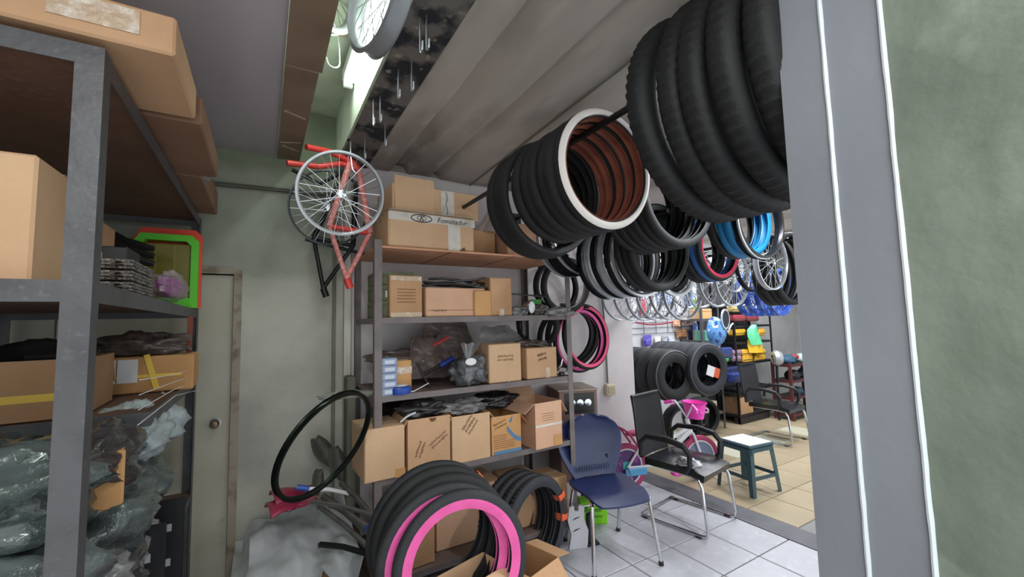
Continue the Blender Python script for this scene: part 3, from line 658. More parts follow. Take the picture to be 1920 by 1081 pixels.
def bar(label, x, z, y0, y1, name='wall_bar'):
    t = thing(name, label, 'bar', (x, y1, z))
    obj('rod', G().tube([(0, 0, 0), (0, y0-y1, 0)], .014, 8), BLKM, t)
    obj('wall_plate', bx((-.05, -.008, -.05), (.05, 0, .05), .003), BLKM, t)
    return t
def drop_bar(label, x, z, y0, y1):
    t = thing('hanging_bar', label, 'bar', (x, (y0+y1)/2, z)); L_ = (y1-y0)/2
    obj('rod', G().tube([(0, -L_, 0), (0, L_, 0)], .011, 8), BLKM, t)
    for yy in (-L_*.5, L_*.8): obj('drop_rod', G().tube([(0, yy, 0), (0, yy, 2.862-z)], .007, 6), BLKM, t)
    return t
# bundle one: white beaded tyre in front
bx1, bz1 = 1.215, 2.505
bar('black steel bar carrying the white ringed tyre bundle', bx1, bz1-.034, 1.09, 3.25)
GB1 = 'tyres on the bar of the white ringed tyre'
for i in range(9):
    D, wd = (.505, .062) if i < 6 else (.56, .066)
    y = 1.265+.061*i; R = D/2
    lab = 'black tyre with white sidewall ring and brown inside, first on its bar' if i == 0 else '%s on the bar behind the white ringed tyre' % ('%s tyre %s from the front' % ('brown lined' if i < 5 else 'large ribbed black' if i > 5 else 'plain black', ORD(i)))
    dx = [0, -.004, .004, -.006, .003, -.012, -.02, -.008, -.016][i]
    tyre(lab, D, wd, (bx1+dx, y, bz1-.016-(R-.035)-.004*(i%2)), (.02*math.sin(i*2), 1, .03*math.cos(i)), RUB, GB1, False, None, GUM if i < 5 else None, R-.035, WHITEW if i == 0 else None, None, None)
# bundle two: big knobbly tyres by the post
drop_bar('short black bar by the post holding large knobbly tyres', 1.375, 2.638, .44, 1.02)
for i in range(5):
    y = (.52, .608, .70, .793, .892)[i]
    tyre('large knobbly black tyre by the grey post, %s from the front' % ORD(i), .74, .09, (1.375+[.01, -.006, 0, .006, 0][i], y, 2.655-(.37-.075)+[-.0, 0, -.004, 0, -.0][i]), ((0, .01, .02, -.02, .035)[i], 1, (0, .01, .03, .01, -.02)[i]), RUB, 'large knobbly tyres by the post', True, rim=.295)
# further bars
def bundle(blabel, x, y_front, step, ctop, items, grp, y_wall=3.25, tip=.08):
    """items from the front backwards, all hung on one bar whose height is ctop"""
    n = len(items)
    if y_wall: bar(blabel, x, ctop-.024, y_front-tip, y_wall)
    else: drop_bar(blabel, x, ctop-.024, y_front-tip, y_front+step*n+.1)
    y = y_front
    for i, it in enumerate(items):
        kind, D, lab, kw = it; kw = dict(kw); st = kw.pop('st', step)
        rim = kw.get('rim') or (D/2-.045 if kind == 'tyre' else D/2-.02)
        loc = (x+.01*math.sin(i*2.3), y, ctop-.011-rim+.004); n_ = (kw.pop('tx', 0)+.03*math.sin(i*1.7), 1, .03*math.cos(i*2.1))
        if kind == 'tyre': tyre(lab, D, kw.pop('wd', .05), loc, n_, kw.pop('m', RUB), grp, rim=rim, **{k: v for k, v in kw.items() if k != 'rim'})
        else:
            kw.pop('rim', None); wheel(lab, D, loc, n_, kw.pop('m', ALU), grp, **kw)
        y += st
T = lambda D, lab, **k: ('tyre', D, lab, k)
W = lambda D, lab, **k: ('wheel', D, lab, k)
RIMS = dict(spk=False, name='rim', cat='rim')
bundle('bar under the knobbly tyres holding black street tyres', 2.0, 1.50, .055, 2.62,
       [T(.62, 'black street tyre below the knobbly bundle, %s from the front' % ORD(i)) for i in range(6)], 'street tyres below the knobbly bundle')
BR = mat('black_anodised_rim', (36, 36, 40), .3, .6)
bundle('bar in front of the rack end holding dark rims', 1.98, 2.25, .06, 2.5,
       [W(.54, 'dark rim with bright edge by the rack end, %s from the front' % ORD(i), m=(BR, ALU, BR, BR, ALU)[i], depth=.03, wd=.03, **RIMS) for i in range(5)], 'rims by the rack end')
bundle('bar holding black tyres in front of silver rims', 2.16, 1.78, .05, 2.34,
       [T(.56, 'black tyre in front of the silver rims, %s from the front' % ORD(i)) for i in range(3)] +
       [W(.56, 'silver rim behind black tyres mid shop, %s of the row' % ORD(i), m=(ALU, BR, SILV)[i % 3], depth=.028, wd=.03, st=.045, **RIMS) for i in range(8)], 'tyres and rims mid shop')
bundle('bar of the blue tyre beside the post', 2.62, 1.39, .055, 2.48,
       [W(.5, 'dark rim with bright edge in front of the blue tyre', m=SILV, depth=.012, wd=.012, st=.02, **RIMS), W(.495, 'black rim in front of the blue tyre', m=BR, depth=.028, wd=.05, **RIMS), T(.5, 'bright blue ribbed tyre below the knobbly tyres', m=CYAN, wd=.055), T(.5, 'second bright blue tyre just behind the first blue one', m=CYAN, wd=.05), T(.5, 'black tyre hidden behind the blue tyres', wd=.05)], 'tyres on the blue tyre bar')
bundle('bar of the red walled tyre', 2.86, 1.83, .055, 2.37,
       [T(.5, 'tyre with a crimson sidewall under the street tyres', side=mat('crimson_sidewall', (190, 30, 70), .5)), T(.5, 'tyre with a blue sidewall behind the crimson one', m=mat('mid_blue_rubber', (46, 96, 160), .5)), T(.5, 'black tyre just behind the blue sidewall', wd=.05), T(.5, 'last black tyre behind the blue sidewall', wd=.05)], 'tyres on the red walled tyre bar')
bundle('bar of the white edged tyre', 2.75, 2.12, .07, 2.3,
       [W(.5, 'dark rim with a bright white edge above the spoked wheels', m=SILV, depth=.03, wd=.03, **RIMS), T(.5, 'black tyre behind the white edged rim', wd=.05), T(.46, 'small black tyre behind the white edged rim bundle', wd=.05)], 'hung on the white edged rim bar')
bundle('long bar carrying the nearest row of spoked wheels', 3.06, 2.3, .14, 2.125,
       [W(.51, 'silver spoked wheel over the pegboard, %s from the front' % ORD(i), m=SILV, spr=.0022) for i in range(6)], 'spoked wheels over the pegboard')
bundle('bar of spoked wheels under the red walled tyre', 3.45, 2.1, .15, 2.22,
       [W(.5, 'silver spoked wheel under the red walled tyre, %s from the front' % ORD(i), m=SILV, spr=.0022) for i in range(4)], 'spoked wheels under the red walled tyre')
bundle('bar of dark rimmed spoked wheels under the blue tyre', 3.7, 1.9, .17, 2.33,
       [W(.48, 'dark rimmed spoked wheel under the blue tyre, %s from the front' % ORD(i), m=(SILV, BR)[i % 2], spr=.0024, wd=.04) for i in range(3)], 'spoked wheels under the blue tyre')
bundle('bar of black tyres next to the post edge', 4.1, 1.93, .06, 2.36,
       [T(.66, 'black tyre seen beside the post edge, %s from the front' % ORD(i)) for i in range(4)], 'black tyres beside the post edge')
BLF = mat('blue_wrapped_film', (40, 76, 176), .25, n=(9, (120, 170, 220), .5, .7), bump=(12, .6))
bundle('bar of blue wrapped wheels over the far shelf', 4.7, 2.35, .11, 2.13,
       [W(.5, 'wheel wrapped in blue film over the far shelf, %s from the front' % ORD(i), m=BLF, depth=.05, wd=.05, spm=BLF, spr=.004) for i in range(4)], 'blue wrapped wheels')
# tyre behind the rack and pink tubes
bar('bar on the white wall carrying pink walled tyres', 2.53, 1.765, 2.9, 3.25)
for i in range(4):
    tyre(('coral pink walled tyre on the white wall, frontmost', 'second pink walled tyre on the white wall, hanging lower', 'black tyre behind the pink walled tyres', 'black tyre hanging next to the white wall behind')[i],
         .6, .052, (2.53+(.01, -.02, -.04, -.07)[i], 2.955+.064*i, 1.754-.255+(0, -.03, .01, .0)[i]), (-.12+.1*i, 1, .1*(i-1)), RUB, 'pink and black tyres on the white wall', side=(HOTP, PINK, None, None)[i], both=True, rim=.255)
tyre('lone black tyre on the wall behind the rack end', .42, .05, (2.1, 3.1, 1.62), (.9, .6, .1), RUB)
bar('bar above the pink tyres holding a light lined tyre', 2.28, 2.17, 2.85, 3.25)
tyre('black tyre with pale lining above the pink tyres', .5, .055, (2.28, 2.9, 2.17-.012-.205), (.1, 1, .1), RUB, None, inner=mat('pale_lining', (190, 180, 180), .6), rim=.205)
tyre('plain black tyre behind the pale lined tyre', .5, .055, (2.29, 3.05, 2.17-.012-.205), (0, 1, 0), RUB, None, rim=.205)

# floor: tagged tyres by the rack and pink tyres in front
dF = 2.87; pF = hp(992, 966, dF)
for i in range(4):
    tyre('knobbly grey tyre with orange paper bands, %s in the standing row' % ORD(i), .62, .06, (pF.x-.03-.021*i, pF.y-.13+.066*i, .31), (-.3, 1, 0), RUBW if i == 0 else RUB2, 'tagged tyres standing by the rack', True, rim=.245, tagm=((-.45, .1) if i == 0 else None))
carton('low carton under the pink walled tyres', .42, 1.2, 1.5, 2.15, .003, .27, 2, 0)
pp = hp(868, 1057, 1.86)
for i in range(5):
    D = (.62, .64, .65, .66, .66)[i]
    tyre(('big black tyre with pink sidewall, nearest the camera', 'second big tyre with pink sidewall, leaning behind the nearest', 'third big black tyre in the pink walled row', 'fourth big black tyre in the pink walled row', 'rearmost black tyre of the pink walled row')[i],
         D, (.05, .05, .066, .066, .066)[i], (pp.x+(0, -.045, -.02, -.03, -.03)[i], pp.y+(0, .06, .13, .20, .27)[i], .275+D/2-.002+(0, .0, .01, .02, .025)[i]), (.12-.02*i, 1, -.1+.02*i), (RUB2, RUB2, RUB, RUB, RUB2)[i], 'big tyres with the pink walled pair', side=(PINK, PINK, None, None, None)[i], rim=(.232, .245, .25, .25, .25)[i], tagm=((-.75,) if i == 4 else None), both=True)
c = carton('torn carton showing inside the nearest pink tyre', .72, 1.0, 1.78, 1.95, .274, .5, 1, .25, True, flaps=(.4, None, None, None)); scribble(c, .03, .18, .06, .05, -.086, .9, 41)
c = carton('open carton with a bent flap beside the pink tyres', 1.17, 1.42, 1.95, 2.2, .003, .33, 2, .3, True, flaps=(.9, .2, .9, -.2))

# ------------------------------------------------------------------ hung bicycle frames with wheels
def frame(label, mp, cpts, m1, m2, Y, name='bicycle_frameset'):
    pts = {k: at(px, py, 'Y', Y+dy) for k, (px, py, dy) in cpts.items()}
    t = thing(name, label, 'bicycle frame', pts['bb'])
    for nm, a, b, r, mm in mp:
        obj(nm, G().tube([pts[k] for k in (a if isinstance(a, tuple) else (a, b))] if isinstance(a, tuple) else [pts[a], pts[b]], r, 10), mm, t, 40, True)
    return t
C1 = dict(hd=(657, 302, 0), hd2=(672, 318, 0), sd=(617, 424, 0), s2=(694, 437, 0), bb=(650, 522, 0), bb2=(657, 540, 0), g1=(574, 275, -.12), g1b=(617, 284, -.05), g2=(538, 305, -.06), g2b=(600, 312, -.02), g3=(640, 306, 0))
frame('red bicycle frame in bubble wrap hanging by its fork', [('seat_tube', 'hd', 'sd', .02, REDW), ('down_tube', 'hd2', 's2', .021, REDW), ('top_tube', 'sd', 's2', .017, RED), ('chain_stay', 'sd', 'bb', .016, REDW), ('seat_stay', 's2', 'bb', .016, REDW),
      ('bottom_bracket', 'bb', 'bb2', .024, RED), ('fork_blade', ('g1', 'g1b', 'hd'), None, .018, RED), ('fork_blade', ('g2', 'g2b', 'g3', 'hd2'), None, .018, RED), ('fork_crown', 'hd', 'hd2', .024, RED)], C1, None, None, 2.82)
C2 = dict(hd=(650, 318, 0), hd2=(668, 340, 0), sd=(588, 445, 0), s2=(662, 460, 0), bb=(606, 540, 0), bb2=(612, 556, 0), g1=(548, 318, -.05), g1b=(600, 345, 0), g2=(572, 448, 0), g2b=(690, 478, 0))
frame('black bicycle frame hanging behind the red frame', [('seat_tube', 'hd', 'sd', .017, BLKM), ('down_tube', 'hd2', 's2', .018, BLKM), ('top_tube', 'sd', 's2', .015, BLKM), ('chain_stay', 'sd', 'bb', .014, BLKM), ('seat_stay', 's2', 'bb', .014, BLKM),
      ('bottom_bracket', 'bb', 'bb2', .022, BLKM), ('fork_blade', ('g1', 'g1b', 'hd'), None, .013, BLKM), ('fork_blade', 'g2', 'g2b', .012, BLKM)], C2, None, None, 3.08)
toC = lambda p: (EYE-p).normalized()
p = hp(640, 363, 2.52); wheel('silver spoked wheel hanging in front of the red frame', .5, p, (toC(p)+RT*.18), SILV, None, .02, .03, spr=.0017)
p = hp(618, 390, 2.8); wheel('dark rimmed spoked wheel hanging behind the silver wheel', .5, p, (toC(p)+RT*.12), mat('dark_grey_rim', (90, 94, 96), .35, .6), None, .014, .026, spr=.0015)
t = thing('ceiling_hook', 'long wire hook holding the red bicycle frame', 'hook', (.47, 2.8, 2.86)); obj('hook_wire', G().tube([(0, 0, 0), (.0, 0, -.1), (.01, -.01, -.2), (.03, -.02, -.23), (.05, -.01, -.2)], .005, 6), ALU, t)
obj('hook_plate', bx((-.02, -.02, -.004), (.02, .02, 0)), ALU, t)
# wheel by the lamp
p = hp(712, -22, 1.5); wheel('grey rim hanging edge on in front of the trough lamp', .46, p, Vector((1, .2, 0)), mat('grey_rim_enamel', (150, 154, 158), .4, .4), None, .03, .06, spr=.0018)
p = hp(600, -60, 1.8); wheel('second grey rim mostly above the picture edge by card panel', .5, p, (RT*.97-FW*.2), mat('grey_rim_enamel', (150, 154, 158), .4, .4), None, .03, .04, spr=.0018)
# hooks
t = thing('ceiling_hook', 'white wire hook on a rusty plate in the lamp trough', 'hook', (.27, 2.0, 3.2))
b0 = at(632, 60, 'Z', 3.19); t.location = (b0.x, b0.y, 3.2)
obj('hook_plate', bx((-.05, -.025, -.012), (.05, .025, 0), .003), mat('rusty_plate', (170, 150, 120), .6, n=(12, (170, 116, 60), .45, .6)), t)
obj('hook_wire', G().tube([(0, 0, -.01), (.012, 0, -.1), (.014, 0, -.17)]+[(-.016+.03*math.cos(a), 0, -.18-.03*math.sin(a)) for a in (0, .5, 1., 1.57, 2.1, 2.6, 3.1)]+[(-.05, 0, -.165)], .004, 7), WHITEP, t)
for i, (px, py) in enumerate(((800, 96), (788, 100), (772, 172), (747, 186), (713, 230), (700, 236), (722, 275), (684, 300))):
    y = 1.30+.19*i
    q = at(px, py, 'Y', y); zz = 2.86-.17
    X = .52+.018*(i % 3)
    d = ray(px, py); k = (2.70-H)/d.z; q = EYE+d*k
    t = thing('wire_hook', 'small steel hook under the mould stained slab, %s from the front' % ORD(i), 'hook', (max(q.x, .48), q.y, 2.848), 0, 'steel hooks under the slab edge')
    obj('hook_wire', G().tube([(0, 0, 0), (0, 0, -.13)]+[(.0, -.014+.014*math.cos(a), -.135-.016*math.sin(a)) for a in (.3, .9, 1.57, 2.3, 3.0)]+[(0, -.03, -.115)], .0035, 6), ALU, t)

# ------------------------------------------------------------------ floor corner by the rack: rim, saddles, forks, cloth
p = hp(613, 833, 2.06); nn = (RT*.92-UP*.39)*.94-FW*.34
wheel('dark green black rim leaning by the rack end', .57, p, nn, mat('green_black_rim', (26, 34, 30), .25, .6), None, .022, .026, spk=False, name='rim', cat='rim')
c = carton('carton heap base under the white cloth sheet', .02, .42, 2.68, 3.12, .003, .27, 2, 0)
t = thing('sheet_stack', 'white cloth sheet draped over the heap in the corner', 'cloth', (.25, 2.8, .3))
P = [[(-.12+.62*u/15, 2.5+.68*v/11+.02*math.sin(u), .36+.07*noise.noise(Vector((u*.35, v*.35, 3)))+.1*v/11-.10*(u < 2)-.14*max(0, (2-v))/2*(u % 5)/4) for v in range(12)] for u in range(16)]
obj('cloth', G().sheet(P, .006), mat('grey_white_cloth', (176, 178, 184), .8, n=(6, (150, 156, 154), .4, .7)), t, 60, True)
MAG = mat('crimson_vinyl', (150, 40, 70), .3, n=(10, (120, 30, 56), .4, .7))
for i, (px, py, dy) in enumerate(((545, 948, 0), (552, 925, .07))):
    q = at(px, py, 'Y', 2.9+dy)
    t = thing('saddle', '%s crimson vinyl bicycle saddle on the white cloth' % ('lower', 'upper')[i], 'saddle', q, .15)
    P = []
    for u in range(13):
        uu = u/12; wd = .025+.055*max(0, 1-(uu*1.7))**1.0+.02*(1-uu)
        P.append([(-.12+.26*uu, wd*math.sin(a), .035*math.cos(a)*(1-.3*uu)+.008*math.sin(uu*7)) for a in [(-1.7+3.4*k/8) for k in range(9)]])
    obj('cover', G().sheet(P, .012), MAG, t, 60); obj('rails', G().tube([(-.08, .02, -.02), (.0, .02, -.04), (.1, .008, -.015)], .004, 6), CHROME, t)
FORK = mat('dull_grey_metal', (104, 102, 98), .45, .4, n=(12, (82, 80, 78), .45, .7))
def pole(label, a, b, r, m, name, cat='fork', cap=None, Y=(2.7, 2.7)):
    A = at(a[0], a[1], 'Y', Y[0]); B = at(b[0], b[1], 'Y', Y[1])
    t = thing(name, label, cat, B)
    obj('blade', G().tube([A, A.lerp(B, .5)+Vector((0, .01, .008)), B], r, 9), m, t, 40, True)
    if cap: obj('cap', G().tube([B, B+(B-A).normalized()*.07], r*1.35, 10), cap, t, 40, True)
    obj('dropout', bx((A.x-.012, A.y-.004, A.z-.02), (A.x+.012, A.y+.004, A.z+.01)), FORK, t, 0, True)
    return t
pole('grey fork tube with blue cap across the heap top', (655, 925), (580, 916), .012, WHITEP, 'fork_tube', cap=BLUEP, Y=(2.75, 2.8))
pole('long grey fork tube sloping to the pink tyres', (598, 948), (697, 1030), .014, FORK, 'fork_tube', Y=(2.75, 2.4))
pole('thick grey fork tube under the rim', (606, 930), (690, 995), .02, FORK, 'fork_tube', Y=(2.85, 2.5))
pole('grey fork tube ending in a blue cap by the carton', (620, 945), (690, 988), .013, FORK, 'fork_tube', cap=BLUEP, Y=(2.7, 2.35))
pole('upper grey fork tube resting on the rack post', (640, 905), (700, 968), .016, FORK, 'fork_tube', Y=(2.85, 2.45))
pole('steel tube across the heap beneath the saddles', (585, 940), (700, 965), .012, mat('steel_grey', (130, 128, 124), .35, .7), 'fork_tube', Y=(2.75, 2.45))
pole('dark tube lying lowest in the fork heap', (600, 1020), (690, 1038), .015, BLKM, 'fork_tube', Y=(2.6, 2.4))
for i, (px, py, s) in enumerate(((610, 850, 1), (634, 870, .9), (596, 905, .6))):
    q = at(px, py, 'Y', 3.05-.05*i)
    P = [[(.1*s*(u/8-.5)*math.sin(PI*min(.98, .12+v/9)), .03*math.cos(u*.7)*s, s*(.12-.24*v/8)+.01*(u % 2)) for v in range(9)] for u in range(9)]
    t = thing('grey_saddle', ('dark grey pointed saddle standing inside the leaning rim', 'second dark grey saddle beside the rack end', 'small grey saddle resting on the blue capped tube')[i], 'saddle', q, .3*i)
    t.rotation_euler = (0, -.5+.3*i, .2); obj('cover', G().sheet(P, .02), mat('dusty_grey_vinyl', (78, 78, 72), .6, n=(8, (96, 96, 88), .45, .7)), t, 60); obj('rails', G().tube([(0, .03, .06), (0, .05, 0), (0, .03, -.06)], .004, 6), FORK, t)
single('grey_board', bx((.5, 3.05, .32), (.56, 3.2, 1.3), .01), mat('grey_green_board', (104, 106, 94), .7), 'narrow grey green board standing against the ivory strip', 'board')
t = thing('jack_stand', 'red steel jack with dark handle on the corner floor', 'jack', (.12, 2.35, .003))
RJ = mat('dull_red_enamel', (150, 36, 26), .45, n=(8, (110, 26, 20), .45, .7))
obj('jack_body', bx((-.1, -.09, 0), (.1, .1, .26), .02), RJ, t); obj('jack_head', bx((-.03, -.04, .26), (.06, .04, .33), .015), mat('orange_red', (206, 60, 26), .4), t); obj('handle', G().tube([(.04, 0, .3), (.18, -.06, .27), (.42, -.14, .2)], .014, 8), RJ, t)
t = thing('plastic_tub', 'grey plastic tub beside the red jack', 'tub', (.48, 2.2, .003)); obj('tub_body', G().lathe([(0, 0), (.15, 0), (.19, .22), (.2, .23), (.2, .24), (.182, .235), (.142, .012), (0, .012)], 32, False, Matrix.Rotation(PI/2, 4, 'X')), mat('smoky_grey_plastic', (110, 118, 128), .35), t); obj('tub_handle', G().tube([(-.19, 0, .22), (-.1, -.15, .27), (.1, -.15, .27), (.19, 0, .22)], .006, 6), FORK, t)
t = single('film_bag', G().blob((.52, 2.25, .28), (.17, .14, .07), .3, 2, 51), BAGG, 'grey film bag heaped in the plastic tub', 'bag', None, 60)
bag('pale fender bundle poking past the rack post', (.44, 2.6, 1.25), (.15, .02, .025), bagm('dusty_film', (130, 134, 124), (104, 108, 98), .5), .3, 53, 'fender_bundle')

# ------------------------------------------------------------------ tall rack contents
b = carton('long carton with taped front overhanging the tall rack top', -1.06, -.203, 1.283, 1.66, 2.335, 2.437, 0, 0)
for x0, x1 in ((-.12, .0), (.2, .36)):
    obj('tape_patch', G().sheet([[(x0+(x1-x0)*u/8, -.1905-.002*noise.noise(Vector((u, v, x0*9))), .03+.06*v/6) for v in range(7)] for u in range(9)], .0015), TAPE, b, 0)
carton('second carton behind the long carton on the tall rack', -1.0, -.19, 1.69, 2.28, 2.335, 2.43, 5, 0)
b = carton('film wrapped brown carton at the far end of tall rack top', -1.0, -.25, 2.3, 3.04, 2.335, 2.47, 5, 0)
bag('shiny clear film bulging over the tall rack top rail', (-.27, 2.3, 2.385), (.05, .22, .06), BAGC, .4, 61)
b = carton('plain carton with ruled lines on the tall rack middle shelf', -.80, -.452, 1.37, 1.72, 1.766, 2.062, 1, -.02)
for k in range(5): front(b, -.17, .1+.018*k+(.03 if k > 0 else 0), .09, .1015+.018*k+(.03 if k > 0 else 0), SCRIB, -.1755, 'ruled_line')
carton('darker carton behind the ruled carton', -.95, -.52, 1.95, 2.25, 1.766, 2.06, 2, 0)
GOLD = mat('gold_print', (214, 184, 96), .4)
for i in range(2):
    p0 = at(112, 525, 'Y', 1.78)
    t = thing('black_box', '%s black parts box with gold print behind the post' % ('lower', 'upper')[i], 'box', (-.47, 1.85, 1.766+.078*i), 0)
    obj('box_body', bx((-.14, -.07, 0), (.09, .09, .076), .003), mat('black_card', (26, 28, 32), .5), t, 0); obj('gold_emblem', bx((.0, -.0715, .03), (.03, -.0698, .055)), GOLD, t, 0); obj('print_line', bx((.0, -.0715, .015), (.028, -.0698, .021)), mat('pale_print', (190, 186, 170), .5), t, 0)
CHM = mat('chain_steel', (150, 146, 142), .35, .8, n=(60, (90, 84, 80), .45, .6), bump=(90, .8))
for i in range(6):
    k, j = divmod(i, 2); q0 = Vector((-.385+.0*j, 1.72+.15*j, 1.768+.034*k))
    t = thing('chain_pack', 'steel bicycle chain pack by the post, layer %s, %s' % (ORD(k), ('near', 'far')[j]), 'chain', q0, 0, 'chain packs on the tall rack')
    for r_ in range(3): obj('chain_row', bx((-.05, -.06+.0, .01*r_), (.045, .075, .01*r_+.009), .003), CHM, t, 0)
for i in range(3):
    pts = [at(150+28*k, 424-18*i*0+(8, 22, 36)[i]+4*k*(k > 2)+3*k, 'Y', 2.62-.12*i) for k in range(6)]
    single('black_strap', G().tube(pts, [.012, .02, .022, .022, .02, .012], 8), BLKP, 'black padded strap above the chain packs, %s' % ('rearmost', 'middle', 'frontmost')[i], 'strap', 'padded straps on the tall rack')
# green and red plastic case
t = thing('plastic_case', 'green plastic case with red rim and olive window on the rack', 'case', (-.47, 2.92, 1.766))
def frame_poly(w0, h0, ch, inset, d0, d1, m, nm, y0):
    o = [(-w0, 0), (w0, 0), (w0, h0-.03), (w0-.03, h0), (-w0+ch*.6, h0), (-w0, h0-ch)]
    c_ = Vector((sum(a for a, b in o)/6, sum(b for a, b in o)/6))
    i_ = [((Vector(a)-c_)*inset+c_) for a, b in [((x_, z_), 0) for x_, z_ in o]]
    vs = [(a, y0, b) for a, b in o]+[(a.x, y0, a.y) for a in i_]+[(a, y0+d0, b) for a, b in o]+[(a.x, y0+d0, a.y) for a in i_]
    fs = []
    for k in range(6):
        l = (k+1) % 6; fs += [(k, l, l+6, k+6), (k+12, k+18, l+18, l+12), (k, k+12, l+12, l), (k+6, l+6, l+18, k+18)]
    return obj(nm, G().add(vs, fs), m, t, 0)
frame_poly(.155, .4, .1, .78, .05, 0, mat('bright_green_plastic', (84, 190, 30), .35), 'green_rim', -.06)
frame_poly(.165, .44, .11, .8, .03, 0, mat('vermilion_plastic', (222, 60, 34), .35), 'red_rim', -.005)
obj('olive_window', bx((-.12, -.05, .03), (.12, -.042, .35), .004), mat('olive_film', (112, 104, 24), .3), t)
for xx in (-.03, .05): obj('window_rib', bx((xx-.004, -.054, .03), (xx+.004, -.05, .34)), mat('olive_rib', (130, 122, 40), .4), t, 0)
obj('case_back', bx((-.15, .03, 0), (.15, .1, .4), .02), mat('vermilion_plastic', (222, 60, 34), .35), t)
t = thing('lamp_packet', 'purple reflector inside a clear packet before the green case', 'packet', (-.36, 2.35, 1.768))
obj('reflector', G().blob((0, .0, .07), (.05, .13, .045), .2, 2, 71), mat('magenta_plastic', (150, 30, 140), .3), t, 60); obj('clear_film', G().blob((0, .0, .065), (.065, .19, .064), .35, 2.4, 72, 24, 16, None, .9), bagm('very_clear_film', (200, 190, 196), (160, 150, 156), .4), t, 60)
single('red_tie', G().sheet([[(-.34+.012*u, 2.75+.005*math.sin(v), 1.72-.03*v) for v in range(8)] for u in range(3)], .003), mat('rust_red_webbing', (124, 60, 44), .7), 'rust red webbing strip hanging under the rack middle shelf', 'strap')
# third level
b = carton('orange open carton with dark contents behind the post', -.84, -.53, 2.0, 2.4, 1.364, 1.56, 2, .05, True, flaps=(None, None, 1.1, -.9))
obj('tape_strip', bx((-.155, -.2012, .06), (.155, -.2002, .085)), YEL, b, 0)
single('dark_bundle', G().blob((-.68, 2.2, 1.56), (.13, .15, .06), .3, 2, 73), mat('near_black_cloth', (24, 20, 22), .8), 'dark bundle stuffed in the orange open carton', 'bundle', None, 60)
b = carton('long brown carton crossed with yellow tape and white labels', -.68, -.29, 2.55, 2.85, 1.364, 1.53, 3, .04)
front(b, -.195, .07, .15, .083, YEL, -.1512, 'yellow_tape'); M = Matrix.Rotation(-.25, 4, 'Y')
obj('yellow_tape', bx((.05, -.153, -.0), (.072, -.1515, .165), 0, M), YEL, b, 0)
for x0, x1 in ((-.15, -.085), (-.08, -.01)): front(b, x0, .05, x1, .155, WHITEP, -.1525, 'white_label')
obj('label_mark', G().lathe([(.014, -.0005), (.02, -.0005), (.02, .0005), (.014, .0005)], 20, True, Matrix.Translation((-.117, -.1545, .08))), INK, b)
bag('grey film bag slumped on the yellow taped carton', (-.5, 2.7, 1.575), (.16, .12, .06), BAGB, .35, 75)
for i in range(4):
    pts = [(-.32, 1.7, 1.50-.045*i), (-.315, 2.3, 1.46-.03*i), (-.31, 3.0, 1.44-.045*i)]
    single('packing_string', G().tube(pts, .0016, 5), WHITEP, 'white cord stretched along the rack side, %s from the top' % ORD(i), 'cord', 'white cords on the rack side')
# heap of bags on the low shelf
HEAP = [(-.62, 1.5, 1.26, .26, .2, .13, BAGG), (-.8, 1.6, 1.08, .28, .2, .13, BAGG), (-.55, 1.45, 1.06, .22, .16, .12, BAGG), (-.7, 1.5, .88, .26, .2, .13, BAGW), (-.5, 1.42, .86, .2, .14, .12, BAGW),
        (-.42, 1.75, 1.27, .1, .22, .1, BAGD), (-.42, 2.1, 1.26, .11, .22, .1, BAGW), (-.4, 2.45, 1.25, .1, .18, .1, BAGW), (-.45, 1.8, 1.08, .15, .24, .12, BAGG), (-.48, 2.2, 1.05, .16, .22, .11, BAGG),
        (-.46, 1.75, .9, .15, .22, .12, BAGD), (-.5, 2.15, .86, .16, .2, .12, BAGC), (-.42, 1.55, .95, .12, .18, .1, BAGC), (-.85, 1.9, 1.2, .25, .3, .15, BAGG), (-.85, 1.9, .9, .26, .35, .17, BAGD), (-.62, 2.6, .85, .2, .25, .12, BAGC)]
HL = ['grey green film bag topping the heap nearest the camera', 'grey green bag at the far rack side of the heap', 'grey green bag below the topmost one', 'pale film bag low in the heap', 'pale film bag at the heap foot near the post', 'dark shiny bag just past the front post', 'whitish film bag hanging by the white cords', 'white film bag nearest the rear post',
      'grey green bag beneath the dark shiny bag', 'grey green bag beneath the whitish bag', 'dark film bag low behind the front post', 'clear film bag low in the middle of the heap', 'clear film bag bulging at the front post', 'broad grey bag deep inside the rack', 'broad dark bag deep inside the rack bottom', 'clear film bag at the heap end by the black plates']
for i, (a, b_, c_, ra, rb, rc, m) in enumerate(HEAP):
    bag(HL[i], (a, b_, c_), (ra, rb, rc), m, .34, 80+i, 'plastic_bag', 2.0, 'film bags heaped in the tall rack', .85, 44, 30)
b = carton('narrow orange carton upright between the film bags', -.44, -.34, 1.62, 1.72, 1.15, 1.31, 3, .2)
for i in range(2):
    q = at((320, 280)[i], (935, 985)[i], 'Y', (2.35, 2.1)[i])
    t = thing('black_plate', '%s black slotted steel plate beside the rack foot' % ('taller', 'shorter')[i], 'plate', (q.x, q.y, 0))
    h = q.z; P_ = G().box((-.05, -.006, 0), (.05, .006, h), None, .003); obj('plate_body', P_, BLKM, t, 0)
    for zz in (.1, .24): obj('slot', bx((-.008, -.0075, h-zz-.03), (.008, -.0055, h-zz)), SILV, t, 0)

